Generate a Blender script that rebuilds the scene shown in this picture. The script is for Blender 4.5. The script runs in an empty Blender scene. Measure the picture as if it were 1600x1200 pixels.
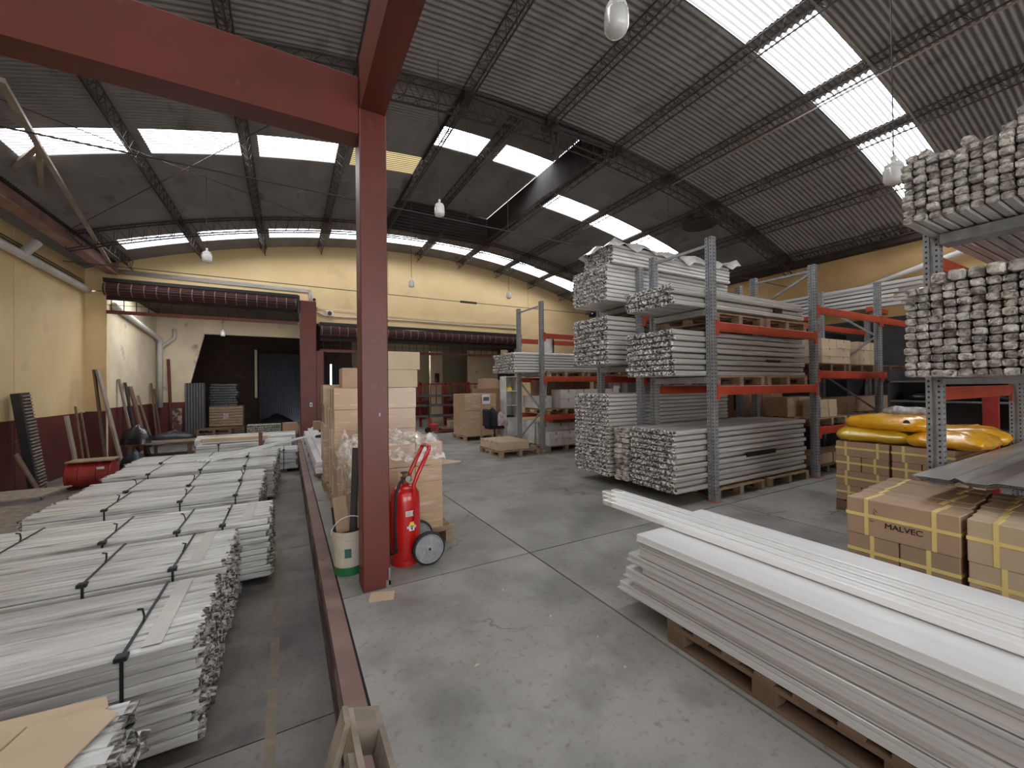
import bpy, math, random
from mathutils import Vector, Matrix
random.seed(7)
R = random.random
def U(a, b): return a + (b - a) * R()
C = bpy.context.scene.collection
SC = bpy.context.scene
PI = math.pi

# ---------------------------------------------------------------- camera, sky, exposure
cam = bpy.data.cameras.new('camera'); cam_o = bpy.data.objects.new('camera', cam); C.objects.link(cam_o)
cam.sensor_width = 36; cam.lens = 36 * 629.18 / 1600; cam.clip_start = 0.05; cam.clip_end = 200
right = Vector((0.8736641, -0.48639573, -0.01141217)); up = Vector((0.00649999, -0.01178532, 0.99990942)); fw = Vector((0.48648617, 0.87365915, 0.00713485))
cam_o.matrix_world = Matrix(((right.x, up.x, -fw.x, 0), (right.y, up.y, -fw.y, 0), (right.z, up.z, -fw.z, 1.65), (0, 0, 0, 1)))
SC.camera = cam_o
w = bpy.data.worlds.new('overcast_sky'); SC.world = w; w.use_nodes = True
w.node_tree.nodes['Background'].inputs[0].default_value = (0.93, 0.97, 1, 1)
w.node_tree.nodes['Background'].inputs[1].default_value = 3.0
SC.view_settings.view_transform = 'Standard'; SC.view_settings.look = 'None'
SC.view_settings.gamma = 1; SC.view_settings.exposure = 0.84; SC.view_settings.use_curve_mapping = False
SKY_L = 9.0      # radiance of the daylit translucent roof sheets

# ---------------------------------------------------------------- materials
def lin(c):
    return tuple((v / 255 / 12.92) if v / 255 <= 0.04045 else ((v / 255 + 0.055) / 1.055) ** 2.4 for v in c) + (1,)
MATS = {}
def mat(name, c, c2=None, rough=.6, metal=0, scale=3, detail=5, lo=.35, hi=.65, rand=0, bump=0, bscale=30, st=(1, 1, 1), spec=.5, c3=None, s3=1.2, lo3=.6, hi3=.7, coat=0):
    if name in MATS: return MATS[name]
    m = bpy.data.materials.new(name); m.use_nodes = True; nt = m.node_tree; N = nt.nodes; L = nt.links
    b = N['Principled BSDF']; b.inputs['Roughness'].default_value = rough; b.inputs['Metallic'].default_value = metal
    b.inputs['Specular IOR Level'].default_value = spec
    if coat: b.inputs['Coat Weight'].default_value = coat; b.inputs['Coat Roughness'].default_value = .15
    tc = N.new('ShaderNodeTexCoord'); mp = N.new('ShaderNodeMapping'); mp.inputs['Scale'].default_value = st
    L.new(tc.outputs['Object'], mp.inputs[0])
    oi = N.new('ShaderNodeObjectInfo')
    if c2 is None: c2 = tuple(v * .82 for v in c)
    def ramp(sc, a, z, det=detail):
        n = N.new('ShaderNodeTexNoise'); n.noise_dimensions = '4D'; n.inputs['Scale'].default_value = sc; n.inputs['Detail'].default_value = det
        L.new(mp.outputs[0], n.inputs['Vector'])
        mu = N.new('ShaderNodeMath'); mu.operation = 'MULTIPLY'; mu.inputs[1].default_value = 37; L.new(oi.outputs['Random'], mu.inputs[0]); L.new(mu.outputs[0], n.inputs['W'])
        r = N.new('ShaderNodeMapRange'); r.inputs[1].default_value = a; r.inputs[2].default_value = z; L.new(n.outputs[0], r.inputs[0]); return r
    def mix(f, a, bb):
        x = N.new('ShaderNodeMix'); x.data_type = 'RGBA'; L.new(f.outputs[0], x.inputs[0])
        for s, v in ((x.inputs[6], a), (x.inputs[7], bb)):
            if isinstance(v, tuple): s.default_value = v
            else: L.new(v, s)
        return x.outputs[2]
    col = mix(ramp(scale, lo, hi), lin(c), lin(c2))
    if c3 is not None: col = mix(ramp(s3, lo3, hi3, 8), col, lin(c3))
    if rand:
        h = N.new('ShaderNodeHueSaturation'); r = N.new('ShaderNodeMapRange'); r.inputs[3].default_value = 1 - rand; r.inputs[4].default_value = 1 + rand
        L.new(oi.outputs['Random'], r.inputs[0]); L.new(r.outputs[0], h.inputs['Value']); L.new(col, h.inputs['Color']); col = h.outputs[0]
    L.new(col, b.inputs['Base Color'])
    if bump:
        n = N.new('ShaderNodeTexNoise'); n.inputs['Scale'].default_value = bscale; n.inputs['Detail'].default_value = 4; L.new(mp.outputs[0], n.inputs['Vector'])
        bp = N.new('ShaderNodeBump'); bp.inputs['Strength'].default_value = bump; bp.inputs['Distance'].default_value = .02
        L.new(n.outputs[0], bp.inputs['Height']); L.new(bp.outputs[0], b.inputs['Normal'])
    MATS[name] = m; return m
def emit(name, c, s, stripes=False, c2=(150, 150, 145)):
    m = bpy.data.materials.new(name); m.use_nodes = True; nt = m.node_tree; N = nt.nodes; L = nt.links
    N.remove(N['Principled BSDF']); e = N.new('ShaderNodeEmission'); e.inputs[0].default_value = lin(c); e.inputs[1].default_value = s
    L.new(e.outputs[0], N['Material Output'].inputs[0])
    if stripes:   # the corrugated sheet lets less daylight through its ribs
        tc = N.new('ShaderNodeTexCoord'); sx = N.new('ShaderNodeSeparateXYZ'); L.new(tc.outputs['Object'], sx.inputs[0])
        a = N.new('ShaderNodeMath'); a.operation = 'MULTIPLY'; a.inputs[1].default_value = 2 * PI / PITCH; L.new(sx.outputs[1], a.inputs[0])
        b = N.new('ShaderNodeMath'); b.operation = 'SINE'; L.new(a.outputs[0], b.inputs[0])
        n = N.new('ShaderNodeTexNoise'); n.inputs['Scale'].default_value = 2.5; n.inputs['Detail'].default_value = 6; L.new(tc.outputs['Object'], n.inputs[0])
        ad = N.new('ShaderNodeMath'); ad.operation = 'ADD'; L.new(b.outputs[0], ad.inputs[0]); L.new(n.outputs[0], ad.inputs[1])
        r = N.new('ShaderNodeMapRange'); r.inputs[1].default_value = .2; r.inputs[2].default_value = .75; r.inputs[3].default_value = .05 * s if s > 2 else .3 * s; r.inputs[4].default_value = s
        L.new(ad.outputs[0], r.inputs[0]); L.new(r.outputs[0], e.inputs[1])
    return m
PITCH = 0.8 / 10
M = dict(
 corr=mat('fibre_cement_sheet', (138, 134, 130), (122, 118, 114), rough=.75, scale=2, rand=.06, c3=(104, 100, 96), s3=3, st=(1, .3, 1)),
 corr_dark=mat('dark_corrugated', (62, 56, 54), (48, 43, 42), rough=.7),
 sky=emit('translucent_sheet', (248, 250, 255), SKY_L, True), sky_dirty=emit('dirty_translucent_sheet', (226, 205, 150), .75, True),
 lattice=mat('lattice_steel', (66, 56, 54), (50, 42, 42), rough=.6),
 lattice_l=mat('pale_rod', (150, 140, 130), rough=.5),
 concrete=mat('worn_concrete', (154, 152, 147), (132, 130, 125), rough=.46, scale=1.3, detail=12, lo=.38, hi=.62, c3=(112, 110, 106), s3=2.6, lo3=.5, hi3=.78, bump=.08, bscale=40),
 concrete_low=mat('driveway_concrete', (134, 129, 124), (106, 102, 97), rough=.55, scale=1.8, detail=9, c3=(86, 82, 79), s3=2.2, lo3=.55, hi3=.7, bump=.06, bscale=60),
 joint=mat('joint', (52, 48, 45), rough=.9),
 yellow_wall=mat('yellow_wall', (226, 199, 150), (213, 185, 137), rough=.75, scale=.9, detail=7, c3=(190, 160, 118), s3=1.1, lo3=.62, hi3=.8, bump=.04, bscale=8),
 shaded_yellow_wall=mat('shaded_yellow_wall', (196, 162, 112), (176, 144, 100), rough=.8, scale=1.2, detail=7),
 dado=mat('maroon_dado', (98, 42, 36), (84, 36, 32), rough=.55, scale=1.5, c3=(150, 120, 105), s3=3.5, lo3=.7, hi3=.74),
 maroon=mat('maroon_steel', (104, 43, 33), (90, 38, 29), rough=.42, scale=2.5, detail=8, c3=(122, 82, 74), s3=5, lo3=.66, hi3=.78, bump=.05, bscale=12),
 maroon_worn=mat('maroon_worn', (88, 54, 50), (66, 44, 42), rough=.6, scale=5, detail=8, c3=(150, 136, 128), s3=6, lo3=.52, hi3=.62, st=(1, .35, 1)),
 maroon_pale=mat('maroon_faded', (136, 108, 100), (116, 90, 82), rough=.55, scale=3, c3=(100, 76, 70), s3=8, lo3=.62, hi3=.68),
 beige_wall=mat('beige_wall', (222, 206, 178), (205, 188, 160), rough=.8, scale=1.2, c3=(120, 106, 88), s3=1.6, lo3=.63, hi3=.75),
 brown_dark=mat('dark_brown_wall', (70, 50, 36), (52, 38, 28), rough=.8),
 olive=mat('olive_wall', (128, 120, 100), (112, 104, 88), rough=.8, scale=.7),
 black=mat('black', (26, 25, 26), (18, 18, 20), rough=.5), rubber=mat('rubber', (30, 30, 31), rough=.7),
 navy=mat('navy_sheet', (36, 42, 52), (28, 32, 42), rough=.5), darkgrey=mat('dark_grey', (62, 60, 60), rough=.6),
 galv=mat('galvanised', (164, 166, 168), (138, 141, 144), rough=.42, metal=.3, scale=14, rand=.04),
 galv_low=mat('galvanised_edge', (120, 122, 124), rough=.5, metal=.4),
 orange=mat('orange_beam', (188, 76, 48), (168, 64, 42), rough=.45, scale=4, c3=(150, 60, 40), s3=6, lo3=.68, hi3=.75),
 red=mat('red_paint', (190, 24, 22), (176, 20, 20), rough=.25, coat=.5), red_dull=mat('dull_red', (172, 52, 46), (120, 36, 34), rough=.5),
 wood=mat('pallet_wood', (168, 143, 116), (136, 112, 90), rough=.8, scale=6, rand=.14, st=(1, 1, 4), bump=.1),
 wood_dark=mat('old_or_shaded_wood', (120, 96, 76), (96, 76, 60), rough=.85, scale=5, rand=.15), wood_grey=mat('grey_wood', (150, 138, 124), (118, 106, 94), rough=.85, scale=4, rand=.15, st=(3, 3, .6)),
 carton=mat('carton', (178, 149, 122), (164, 135, 109), rough=.75, scale=2, rand=.08), carton_light=mat('light_carton', (200, 178, 150), (190, 166, 138), rough=.75, rand=.06),
 carton_dark=mat('dark_carton', (150, 116, 90), (134, 102, 80), rough=.75, rand=.1), carton_white=mat('white_carton', (206, 202, 196), (190, 186, 180), rough=.7, rand=.05),  # carton_dark is simply a darker brown carton
 wrapcarton=mat('wrapped_carton', (184, 152, 122), (214, 198, 178), rough=.35, scale=3.5, detail=8, lo=.55, hi=.8, rand=.06, st=(1, 1, 7), bump=.2, bscale=9, coat=.4),
 tape=mat('tape', (176, 140, 104), rough=.35), strapy=mat('yellow_strap', (238, 214, 140), (228, 202, 126), rough=.4),
 strapk=mat('black_strap', (36, 35, 40), rough=.5),
 bar=mat('wrapped_bar', (220, 220, 217), (190, 190, 187), rough=.3, scale=2.2, detail=9, rand=.17, st=(.6, 9, 9), bump=.3, bscale=7, c3=(138, 135, 128), s3=3, lo3=.53, hi3=.66, coat=.25),
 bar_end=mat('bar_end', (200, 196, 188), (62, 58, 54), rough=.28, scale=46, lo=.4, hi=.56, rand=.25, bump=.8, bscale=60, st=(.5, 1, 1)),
 bartape=mat('film_tape', (206, 202, 194), (190, 186, 178), rough=.3),
 white_bar=mat('white_profile', (242, 243, 243), (228, 228, 228), rough=.22, scale=2, detail=1, rand=.05, st=(3, .15, 3), bump=.0, bscale=5, coat=.3),
 white_side=mat('white_profile_ridged', (206, 205, 204), (184, 182, 181), rough=.2, scale=1.5, detail=1.5, rand=.14, st=(3, .1, 10), coat=.3),
 tube=mat('wrapped_tube', (200, 197, 191), (170, 166, 160), rough=.28, scale=1.2, detail=7, rand=.09, st=(1.5, 2, 2), bump=.25, bscale=3, coat=.3),
 tube_white=mat('white_tube', (222, 220, 216), (200, 198, 194), rough=.28, scale=1.2, rand=.06, st=(1.5, 2, 2), bump=.2, bscale=3, coat=.3),
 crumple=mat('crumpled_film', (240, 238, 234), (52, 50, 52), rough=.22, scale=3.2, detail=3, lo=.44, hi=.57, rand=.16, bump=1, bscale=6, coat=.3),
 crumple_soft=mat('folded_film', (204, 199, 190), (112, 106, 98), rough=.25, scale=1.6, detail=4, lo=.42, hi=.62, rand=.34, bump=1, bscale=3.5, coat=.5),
 film=mat('clear_film_white', (226, 222, 216), (190, 184, 176), rough=.2, scale=7, bump=.8, bscale=16, coat=.8),
 steel_sheet=mat('steel_sheet', (172, 172, 170), (142, 142, 141), rough=.35, metal=.15, scale=2, st=(.5, 6, 1)),
 yellow_bag=mat('yellow_bag', (240, 182, 36), (226, 160, 24), rough=.25, scale=5, bump=.5, bscale=9, coat=.5),
 yellow_bag2=mat('olive_yellow_bag', (226, 186, 50), (206, 166, 40), rough=.22, scale=5, bump=.6, bscale=12, coat=.6), silver=mat('silver_bag', (186, 184, 178), (120, 118, 116), rough=.25, scale=12, bump=.6, bscale=18),
 pvc=mat('white_pvc', (206, 202, 196), (190, 186, 178), rough=.4), white=mat('white_paint', (226, 226, 222), rough=.45), ink=mat('ink', (34, 26, 24), rough=.6),
 dull_ink=mat('brown_print', (120, 84, 62), rough=.7), green=mat('green_label', (44, 128, 76), rough=.4), teal=mat('teal_label', (62, 108, 100), rough=.4), chrome=mat('chrome', (190, 190, 190), rough=.25, metal=.8),
 brass=mat('brass', (150, 110, 60), rough=.35, metal=.8), yellow=mat('yellow_sticker', (232, 200, 60), rough=.4), cloth=mat('dark_cloth', (32, 33, 40), (22, 22, 28), rough=.9), clothw=mat('pale_cloth', (190, 180, 178), (150, 120, 124), rough=.9, scale=8),
 glass_bulb=mat('milky_bulb', (232, 232, 230), rough=.2, coat=.5), room_fill=emit('room_fill_glow', (250, 252, 255), 3.5), lit=emit('lit_bulb', (255, 250, 240), 70), ibeam=mat('rusty_beam', (160, 124, 114), (130, 94, 88), rough=.6, scale=3),
 grime=mat('sooty', (58, 46, 42), (40, 33, 31), rough=.8), roll_ring=mat('roll_ring', (150, 118, 108), rough=.5), stripe_y=mat('worn_yellow_line', (146, 128, 92), (124, 114, 99), rough=.6, scale=12, lo=.3, hi=.5, detail=8), glassfoil=mat('black_film', (46, 46, 50), (24, 24, 28), rough=.25, scale=12, bump=.7, bscale=20, coat=.5),
)

def add_cracks(m, scale, dark):
    # hairline cracks and fine speckle worn into the slab surface
    nt = m.node_tree; N = nt.nodes; L = nt.links; b = N['Principled BSDF']; src = b.inputs['Base Color'].links[0].from_socket
    g = N.new('ShaderNodeNewGeometry'); n1 = N.new('ShaderNodeTexNoise'); n1.inputs['Scale'].default_value = 2.5; n1.inputs['Detail'].default_value = 6; L.new(g.outputs['Position'], n1.inputs[0])
    sc = N.new('ShaderNodeVectorMath'); sc.operation = 'MULTIPLY_ADD'; L.new(n1.outputs['Color'], sc.inputs[0]); sc.inputs[1].default_value = (.7, .7, 0); L.new(g.outputs['Position'], sc.inputs[2])
    v = N.new('ShaderNodeTexVoronoi'); v.feature = 'DISTANCE_TO_EDGE'; v.inputs['Scale'].default_value = scale; L.new(sc.outputs[0], v.inputs['Vector'])
    a = N.new('ShaderNodeMapRange'); a.inputs[1].default_value = .002; a.inputs[2].default_value = .008; a.inputs[3].default_value = .75; a.inputs[4].default_value = 0; L.new(v.outputs['Distance'], a.inputs[0])
    k = N.new('ShaderNodeTexNoise'); k.inputs['Scale'].default_value = .9; L.new(g.outputs['Position'], k.inputs[0])
    kk = N.new('ShaderNodeMapRange'); kk.inputs[1].default_value = .5; kk.inputs[2].default_value = .62; L.new(k.outputs[0], kk.inputs[0])
    mu = N.new('ShaderNodeMath'); mu.operation = 'MULTIPLY'; L.new(a.outputs[0], mu.inputs[0]); L.new(kk.outputs[0], mu.inputs[1])
    sp = N.new('ShaderNodeTexNoise'); sp.inputs['Scale'].default_value = 22; sp.inputs['Detail'].default_value = 8; L.new(g.outputs['Position'], sp.inputs[0])
    s2 = N.new('ShaderNodeMapRange'); s2.inputs[1].default_value = .56; s2.inputs[2].default_value = .74; s2.inputs[4].default_value = .55; L.new(sp.outputs[0], s2.inputs[0])
    mx = N.new('ShaderNodeMath'); mx.operation = 'MAXIMUM'; L.new(mu.outputs[0], mx.inputs[0]); L.new(s2.outputs[0], mx.inputs[1])
    x = N.new('ShaderNodeMix'); x.data_type = 'RGBA'; L.new(mx.outputs[0], x.inputs[0]); L.new(src, x.inputs[6]); x.inputs[7].default_value = lin(dark); L.new(x.outputs[2], b.inputs['Base Color'])
add_cracks(M['concrete'], .55, (92, 88, 83)); add_cracks(M['concrete_low'], .5, (70, 67, 64))

# ---------------------------------------------------------------- mesh helpers
class MB:
    def __init__(s): s.v = []; s.f = []; s.m = []
    def add(s, vs, fs, mi=0):
        o = len(s.v); s.v += [tuple(v) for v in vs]; s.f += [tuple(i + o for i in f) for f in fs]; s.m += [mi] * len(fs); return s
    def box(s, x0, x1, y0, y1, z0, z1, mi=0):
        return s.add([(x0, y0, z0), (x1, y0, z0), (x1, y1, z0), (x0, y1, z0), (x0, y0, z1), (x1, y0, z1), (x1, y1, z1), (x0, y1, z1)],
                     [(0, 3, 2, 1), (4, 5, 6, 7), (0, 1, 5, 4), (1, 2, 6, 5), (2, 3, 7, 6), (3, 0, 4, 7)], mi)
    def cbox(s, x0, x1, y0, y1, z0, z1, b=.006, mi=0):   # box with softened upright and top edges
        def ring(z, i): return [(x0 + i + b, y0 + i, z), (x1 - i - b, y0 + i, z), (x1 - i, y0 + i + b, z), (x1 - i, y1 - i - b, z), (x1 - i - b, y1 - i, z), (x0 + i + b, y1 - i, z), (x0 + i, y1 - i - b, z), (x0 + i, y0 + i + b, z)]
        v = ring(z0, 0) + ring(z1 - b, 0) + ring(z1, b); f = [tuple(range(7, -1, -1)), tuple(range(16, 24))]
        for k in (0, 8): f += [(k + i, k + (i + 1) % 8, k + 8 + (i + 1) % 8, k + 8 + i) for i in range(8)]
        return s.add(v, f, mi)
    def tube(s, pts, r, n=6, mi=0, cap=True):
        pts = [Vector(p) for p in pts]; rs = r if isinstance(r, (list, tuple)) else [r] * len(pts); vs = []; prev = None
        for i, p in enumerate(pts):
            a = pts[max(i - 1, 0)]; b = pts[min(i + 1, len(pts) - 1)]; d = (b - a).normalized()
            if prev is None: u = d.orthogonal().normalized() if abs(d.z) > .9 else d.cross(Vector((0, 0, 1))).normalized()
            else: u = (prev - d * prev.dot(d)).normalized()
            prev = u; v = d.cross(u)
            for k in range(n):
                t = 2 * PI * (k + .5) / n; vs.append(p + (u * math.cos(t) + v * math.sin(t)) * rs[i])
        fs = [(i * n + k, i * n + (k + 1) % n, (i + 1) * n + (k + 1) % n, (i + 1) * n + k) for i in range(len(pts) - 1) for k in range(n)]
        if cap: fs += [tuple(range(n - 1, -1, -1)), tuple((len(pts) - 1) * n + k for k in range(n))]
        return s.add(vs, fs, mi)
    def bar(s, a, b, wd, ht=None, mi=0):      # rectangular bar from a to b
        a = Vector(a); b = Vector(b); ht = ht or wd; d = (b - a).normalized()
        u = d.cross(Vector((0, 0, 1))); u = Vector((1, 0, 0)) if u.length < .01 else u.normalized(); v = d.cross(u).normalized()
        vs = [p + u * sx * wd / 2 + v * sy * ht / 2 for p in (a, b) for sx, sy in ((-1, -1), (1, -1), (1, 1), (-1, 1))]
        return s.add(vs, [(0, 1, 2, 3), (7, 6, 5, 4), (0, 4, 5, 1), (1, 5, 6, 2), (2, 6, 7, 3), (3, 7, 4, 0)], mi)
    def lathe(s, prof, c=(0, 0, 0), n=16, mi=0, axis='Z'):
        vs = []
        for r, z in prof:
            for k in range(n):
                t = 2 * PI * k / n; p = (r * math.cos(t), r * math.sin(t), z)
                if axis == 'X': p = (z, p[0], p[1])
                if axis == 'Y': p = (p[0], z, p[1])
                vs.append((p[0] + c[0], p[1] + c[1], p[2] + c[2]))
        fs = [(i * n + k, i * n + (k + 1) % n, (i + 1) * n + (k + 1) % n, (i + 1) * n + k) for i in range(len(prof) - 1) for k in range(n)]
        fs += [tuple(range(n - 1, -1, -1)), tuple((len(prof) - 1) * n + k for k in range(n))]
        return s.add(vs, fs, mi)
    def prism(s, pts, axis, a, b, mi=0):      # polygon extruded along an axis
        n = len(pts)
        def P(q, t): return {'X': (t, q[0], q[1]), 'Y': (q[0], t, q[1]), 'Z': (q[0], q[1], t)}[axis]
        return s.add([P(q, a) for q in pts] + [P(q, b) for q in pts], [tuple(range(n)), tuple(range(2 * n - 1, n - 1, -1))] + [(i, i + n, (i + 1) % n + n, (i + 1) % n) for i in range(n)], mi)
    def mesh(s, name, *mats, smooth=False):
        me = bpy.data.meshes.new(name); me.from_pydata(s.v, [], s.f)
        for m in mats: me.materials.append(m)
        if len(mats) > 1: me.polygons.foreach_set('material_index', s.m)
        if smooth: me.polygons.foreach_set('use_smooth', [True] * len(me.polygons))
        me.validate(); me.update()
        return me
def tagd(o, label=None, cat=None, group=None, kind=None, category=None):
    cat = cat or category
    for k, v in (('label', label), ('category', cat), ('group', group), ('kind', kind)):
        if v: o[k] = v
    return o
LOC = {}
def thing(name, label, cat, loc=(0, 0, 0), group=None, rotz=0, kind=None):
    o = bpy.data.objects.new(name, None); C.objects.link(o); o.location = loc; o.rotation_euler = (0, 0, rotz); o.empty_display_size = .1
    LOC[o] = Vector(loc); return tagd(o, label, cat, group, kind)
def put(name, me, parent=None, loc=(0, 0, 0), rot=(0, 0, 0), scale=(1, 1, 1), world=True):
    """link a mesh; loc is in world coordinates unless world is False"""
    o = bpy.data.objects.new(name, me); C.objects.link(o); o.parent = parent
    L_ = Vector(loc)
    if parent is not None and world: L_ = L_ - LOC.get(parent, Vector())
    o.location = L_; o.rotation_euler = rot; o.scale = scale
    LOC[o] = (LOC.get(parent, Vector()) + L_) if parent is not None else L_.copy()
    return o
def build(name, mb, m, parent=None, smooth=False, origin=None, **tags):
    """a one-off mesh given in world coordinates"""
    ms = m if isinstance(m, (list, tuple)) else [m]
    if origin is None:
        xs = [v[0] for v in mb.v]; ys = [v[1] for v in mb.v]; zs = [v[2] for v in mb.v]
        origin = ((min(xs) + max(xs)) / 2, (min(ys) + max(ys)) / 2, min(zs))
    o = Vector(origin); mb.v = [tuple(Vector(v) - o) for v in mb.v]
    ob = put(name, mb.mesh(name, *ms, smooth=smooth), parent, o)
    return tagd(ob, **tags) if tags else ob
def struct(name, mb, m, parent=None, **k):
    return build(name, mb, m, parent, **({} if parent else dict(kind='structure')), **k)
def text_mesh(txt, size, m, depth=.002):
    cu = bpy.data.curves.new('lettering', 'FONT'); cu.body = txt; cu.size = size; cu.extrude = depth; cu.align_x = 'CENTER'; cu.align_y = 'CENTER'
    o = bpy.data.objects.new('lettering', cu); C.objects.link(o); dg = bpy.context.evaluated_depsgraph_get(); dg.update()
    me = bpy.data.meshes.new_from_object(o.evaluated_get(dg)); bpy.data.objects.remove(o); me.materials.clear(); me.materials.append(m); return me
ORD = ['nearest', 'second', 'third', 'fourth', 'fifth', 'sixth', 'seventh', 'eighth', 'ninth', 'tenth', 'eleventh', 'twelfth', 'thirteenth', 'fourteenth']
LAY = ['bottom', 'second', 'third', 'fourth', 'fifth', 'sixth', 'seventh', 'eighth', 'ninth', 'tenth']

# ================================================================ THE SETTING
# --- floors
fl = thing('floor', None, None, (0, 0, 0), kind='structure')
build('joint_bed', MB().box(.34, 13.6, -8, 23, -.3, -.012), M['joint'], fl)
xs = [.36, 2.09, 5.3, 8.5, 11.7, 13.6]; ys = [-8, -3, .2, 3.43, 6.6, 9.8, 13, 16.2, 19.4, 23]
for i in range(len(xs) - 1):
    for j in range(len(ys) - 1):
        g = .008; build('slab', MB().box(xs[i] + g, xs[i + 1] - g, ys[j] + g, ys[j + 1] - g, -.3, 0), M['concrete'], fl)
fl2 = thing('floor', None, None, (0, 0, -.45), kind='structure')
build('joint_bed', MB().box(-5.2, .26, -8, 30, -.75, -.462), M['joint'], fl2)
yl = [-8, -.4, 2.87, 6.1, 9.4, 12.6, 15.8, 30]
for j in range(len(yl) - 1):
    for a, b in ((-5.2, -2.2), (-2.19, .26)): build('slab', MB().box(a, b, yl[j] + .005, yl[j + 1] - .005, -.75, -.45), M['concrete_low'], fl2)
mb = MB()
y = .5
while y < 6.4: l = U(.5, 1.3); mb.box(-.135, -.075, y, y + l, -.4505, -.448); y += l + U(.03, .25)
build('lane_line', mb, M['stripe_y'], fl2)
# --- loading ledge: side face and steel edge
ledge = thing('trim_1', None, None, (.3, 0, 0), kind='structure')
build('ledge_face', MB().box(.25, .34, -8, 15.4, -.46, -.05), M['maroon_worn'], ledge)
build('steel_edge', MB().box(.243, .352, -8, 15.4, -.06, .006), M['maroon_pale'], ledge)
build('edge_lip', MB().box(.238, .252, -8, 15.4, -.13, -.055), M['maroon_worn'], ledge)

# --- gable wall (Y = 15.5) with the two gate openings
CX, CZ, RR = 4.447, -18.512, 25.369
def arc(x, r=RR): return CZ + math.sqrt(r * r - (x - CX) ** 2)
def arcpts(x0, x1, n=24, r=RR, dz=0): return [(x0 + (x1 - x0) * i / n, arc(x0 + (x1 - x0) * i / n, r) + dz) for i in range(n + 1)]
WY = 15.5
struct('wall_back', MB().prism([(-4.95, 4.5), (13.6, 4.5)] + arcpts(13.2, -4.4)[0:] + [(-4.95, 5.3)], 'Y', WY, WY + .25), M['yellow_wall'])
struct('wall_back', MB().box(.9, 13.6, WY, WY + .25, 3.95, 4.5), M['yellow_wall'])
struct('wall_back', MB().box(8.9, 13.6, WY, WY + .25, 0, 3.95), M['yellow_wall'])
# left wall with dado, pilaster
lw = thing('wall_left', None, None, (-4.9, 0, -.45), kind='structure')
for y0, y1 in ((-8, 2), (2, 7), (7.02, 12.15), (12.18, 15.5)):
    build('plaster', MB().box(-5.15, -4.9, y0, y1, 1.08, 5.28), M['yellow_wall'], lw); build('dado', MB().box(-5.15, -4.893, y0, y1, -.45, 1.08), M['dado'], lw)
build('pilaster', MB().box(-4.9, -4.47, WY - .02, WY + .25, 1.1, 4.45), M['yellow_wall'], lw)
build('pilaster_base', MB().box(-4.9, -4.465, WY - .027, WY + .25, -.45, 1.1), M['dado'], lw)
build('corner_strip', MB().box(-4.475, -4.45, WY - .035, WY + .02, -.45, 4.3), M['beige_wall'], lw)
# right wall, eave shade put into its colour; lower part darker still
struct('wall_right', MB().box(13.3, 13.55, -8, WY, 0, 5.2), M['shaded_yellow_wall'])
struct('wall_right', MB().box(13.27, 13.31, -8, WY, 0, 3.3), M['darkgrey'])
mb = MB().box(13.05, 13.3, -6, WY, 5.06, 5.12); mb.box(13.04, 13.07, -6, WY, 5.06, 5.19)
struct('trim_2', mb, M['grime'])
# left eave gutter boards
struct('trim_3', MB().box(-5.15, -4.22, -6, WY, 5.28, 5.34), M['grime'])
# unseen wall behind the camera, open gates added to let in fill daylight
for a in ((-5.2, -4.2, 0), (1.4, 3, 0), (9, 13.6, 0)): struct('wall_rear', MB().box(a[0], a[1], -8.25, -8, -.45, 7), M['yellow_wall'])
struct('wall_rear', MB().box(-5.2, 13.6, -8.25, -8, 4.4, 7), M['yellow_wall'])
# middle column between the gates
col = thing('steel_column', 'broad maroon column between the two roller gates, with a white switch on it', 'column', (.7, WY, 0))
build('shaft', MB().cbox(.36, .86, 15.12, WY, -.0, 4.62, .02), M['maroon'], col)
build('thick_base', MB().cbox(.36, 1.09, 15.14, WY - .01, 0, 2.95, .02), M['maroon'], col)
mb = MB().cbox(.64, .72, 15.085, 15.12, 1.06, 1.2, .008); build('switch_plate', mb, M['white'], col)
build('switch_button', MB().box(.665, .695, 15.07, 15.09, 1.1, 1.16), M['darkgrey'], col)

# ================================================================ ROOF
STEP = 1.72 / 25.369
ceil = thing('ceiling', None, None, (0, 0, 0), kind='structure')
def sheet_mesh(name, m, r=RR, a0=0., a1=STEP, width=.8, seg=3):
    n = 40; v = []; f = []
    for i in range(n + 1):
        yy = width * i / n; h = .015 * math.sin(2 * PI * yy / PITCH)
        for j in range(seg + 1):
            a = a0 + (a1 - a0) * j / seg; v.append(((r + h) * math.sin(a), yy, (r + h) * math.cos(a)))
    for i in range(n):
        for j in range(seg): k = i * (seg + 1) + j; f.append((k, k + 1, k + seg + 2, k + seg + 1))
    me = MB().add(v, f).mesh(name, m, smooth=True); return me
ME_S = sheet_mesh('corrugated_sheet', M['corr']); ME_P = sheet_mesh('skylight_or_fill_panel', M['sky'], r=RR + .004, a0=.0085, a1=STEP - .0035)
ME_PD = sheet_mesh('skylight_or_fill_panel', M['sky_dirty'], r=RR + .004, a0=.0085, a1=STEP - .0035)
ME_F = sheet_mesh('corrugated_sheet', M['corr'], a0=-.0036, a1=.0086, seg=1)
ME_FH = sheet_mesh('corrugated_sheet', M['corr'], r=RR + .83, a0=-.0036, a1=.0141, seg=1)
ME_SH = sheet_mesh('corrugated_sheet', M['corr'], r=RR + .83); ME_PH = sheet_mesh('skylight_or_fill_panel', M['sky'], r=RR + .83, a0=.014, a1=STEP - .0035)
def segs(a, b, n): return [(a + (b - a) * i / n, a + (b - a) * (i + 1) / n) for i in range(n)]
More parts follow.
